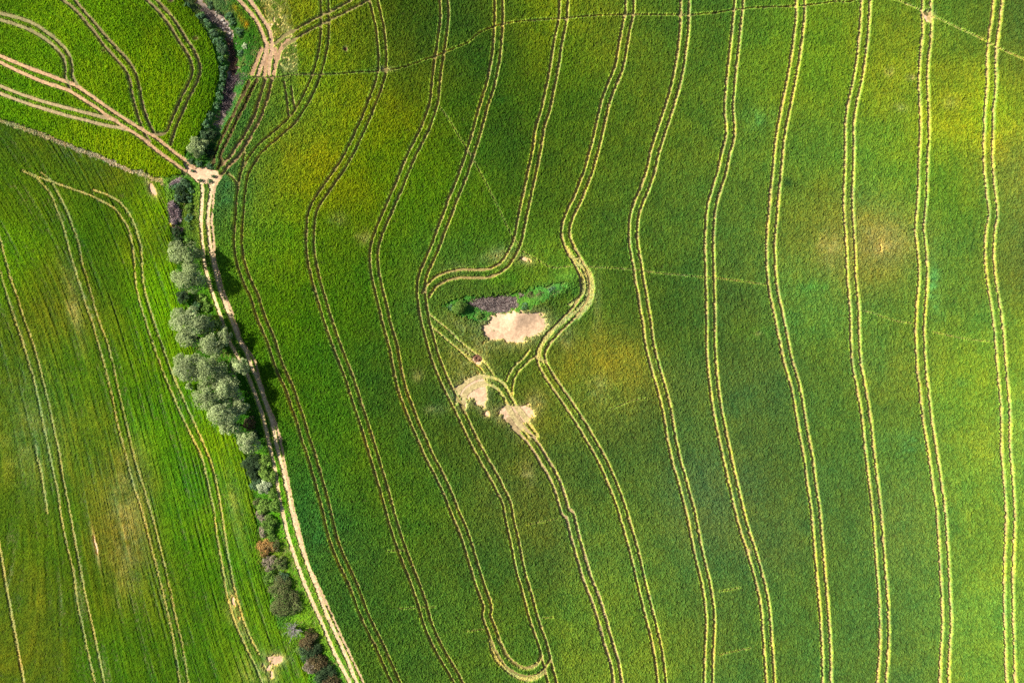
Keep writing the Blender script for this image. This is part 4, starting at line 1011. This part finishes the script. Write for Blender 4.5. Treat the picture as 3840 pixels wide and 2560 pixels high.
stalks("dry_twigs", Z(660,280,2.8,[(545,40),(640,-20),(690,0),(640,120),(600,230),(560,350),(520,420),(480,400),(490,300),(510,180)]), 3600, 0.8, 60, [(92, 74, 80), (66, 54, 58), (130, 108, 108), (190, 170, 164)], "purple brown dry twigs choking the lower gully", 0.03, 0.4)
stalks("dry_twigs", Z(660,0,2.8,[(230,60),(300,90),(420,200),(560,320),(570,345),(480,300),(380,240),(260,130),(190,90)]), 2200, 0.7, 65, [(150, 132, 124), (110, 94, 90), (196, 180, 166)], "grey dry twigs along the bed of the upper gully", 0.03, 0.1)
stalks("dry_twigs", Z(660,0,2.8,[(530,390),(580,440),(620,560),(640,700),(600,820),(560,700),(570,560)]), 2200, 0.7, 62, [(110, 86, 76), (80, 64, 58), (160, 124, 96)], "rusty brown dry twigs in the bend of the gully", 0.03, 0.3)
stalks("dry_brush", Z(660,280,2.8,[(600,180),(680,40),(720,-20),(740,20),(690,120),(640,210),(560,400),(500,500),(470,620),(400,640),(440,520),(520,440)]), 2200, 0.6, 62, [(206, 184, 172), (170, 146, 136), (226, 208, 190), (140, 118, 108)], "pinkish dry brush on the right bank of the lower gully", 0.03, 0.2)
stalks("dry_brush", Z(940,1920,2.8,[(85,370),(130,360),(130,470),(100,480)]), 300, 0.5, 60, [(88, 70, 66), (60, 48, 46)], "dark dry twigs in the hollow left of the orange brown bush", 0.03, 0.1)

# the bare dead tree
b = P2W([(1100, 2362)], 1.6)[0]
dt = tag(empty("dead_tree", (b[0], b[1], float(land(b[0], b[1])) - 0.1)), "bare silvery dead tree with branches spread like a star, near the bottom of the hedge", "tree")
tubes("trunk", [(bend((0, 0, -0.1), (0.1, 0.05, 1.5), 5, 0.05), np.linspace(0.24, 0.13, 5))], (176, 164, 158), dt)
for i in range(26):
    a_ = i * 2.399 + random.uniform(-.3, .3)
    L = random.uniform(1.5, 2.9); el = math.radians(random.uniform(18, 78))
    p0 = np.array((0.1, 0.05, 1.5)) * random.uniform(0.45, 1.0)
    p1 = p0 + L * np.array((math.cos(a_) * math.cos(el), math.sin(a_) * math.cos(el), math.sin(el)))
    main = bend(p0, p1, 7, 0.09, 0.05)
    set_ = [(main, np.linspace(0.075, 0.018, 7))]
    for s_ in range(4):
        k = random.randint(2, 5)
        q0 = main[k]
        dirn = (p1 - p0) / L * 0.7 + rng.normal(0, 0.55, 3)
        set_.append((bend(q0, q0 + dirn * random.uniform(0.5, 1.1), 5, 0.1), np.linspace(0.035, 0.01, 5)))
    tubes("branch", set_, random.choice([(206, 194, 190), (186, 172, 170), (222, 212, 206)]), dt)

# fallen trunk between the trees
b = P2W([(752, 1272)], 1.2)[0]
ft = tag(empty("fallen_trunk", (b[0], b[1], float(land(b[0], b[1])) + 0.9)), "dark fallen trunk with one pale broken limb between the tree crowns", "log")
tubes("stem", [(bend((-1.6, 0.8, 1.9), (2.0, -0.1, 1.6), 7, 0.04), np.linspace(0.10, 0.24, 7))], (84, 62, 62), ft)
tubes("limb", [(bend((-0.6, 0.3, 1.9), (-1.9, -1.3, 2.2), 5, 0.05), np.linspace(0.11, 0.06, 5))], (226, 222, 214), ft)

# stones in the gully bed
for i in range(26):
    t = random.uniform(0.12, 0.62)
    gi = GULLY[2:9]
    k = int(t * (len(gi) - 1)); f = t * (len(gi) - 1) - k
    c = gi[k] * (1 - f) + gi[k + 1] * f + rng.normal(0, 0.7, 2)
    bm_r = random.uniform(0.12, 0.3)
    th = np.linspace(0, np.pi, 6)[:, None]; ph = np.linspace(0, 2 * np.pi, 8, endpoint=False)[None]
    v = np.stack([np.sin(th) * np.cos(ph) * 1.2, np.sin(th) * np.sin(ph), np.cos(th) * 0.6 + 0 * ph], -1).reshape(-1, 3) * bm_r
    v *= rng.uniform(0.8, 1.15, (len(v), 1))
    ii_ = np.arange(5)[:, None] * 8; kk = np.arange(8)[None]
    q = np.stack([ii_ + kk, ii_ + 8 + kk, ii_ + 8 + (kk + 1) % 8, ii_ + (kk + 1) % 8], -1).reshape(-1, 4)
    o = mesh_obj("stone", v, q, np.tile(lin((212, 200, 186)) * 0.55 * random.uniform(0.7, 1.1), (len(v), 1)), M_BARK)
    o.location = (c[0], c[1], float(land(c[0], c[1])) + 0.06)
    tag(o, "pale rounded stone lying in the dry bed of the upper gully", "stone", "stones in the gully bed")

# spoil heaps of animal burrows
for (x, y), lb in (((1297, 190), "small brown burrow heap in the lime green top left of the big field"), ((1790, 1342), "small dark burrow heap between the narrow yellow tracks below the island")):
    c = P2W([(x, y)])[0]
    rr = np.array([0.0, 0.18, 0.3, 0.5, 0.75, 1.0]); hz = np.array([-0.12, -0.05, 0.16, 0.22, 0.1, -0.06])
    an = np.linspace(0, 2 * np.pi, 14, endpoint=False)
    wob = 1 + 0.18 * rng.normal(0, 1, (6, 14))
    v = np.stack([rr[:, None] * np.cos(an) * wob, rr[:, None] * np.sin(an) * wob, hz[:, None] * np.ones(14) * wob], -1).reshape(-1, 3)
    ii_ = np.arange(5)[:, None] * 14; kk = np.arange(14)[None]
    q = np.stack([ii_ + kk, ii_ + (kk + 1) % 14, ii_ + 14 + (kk + 1) % 14, ii_ + 14 + kk], -1).reshape(-1, 4)
    o = mesh_obj("burrow_heap", v, q, np.tile(lin((150, 108, 84)) * 0.45, (len(v), 1)), M_BARK)
    o.location = (c[0], c[1], float(land(c[0], c[1])) + 0.03)
    tag(o, lb, "burrow")
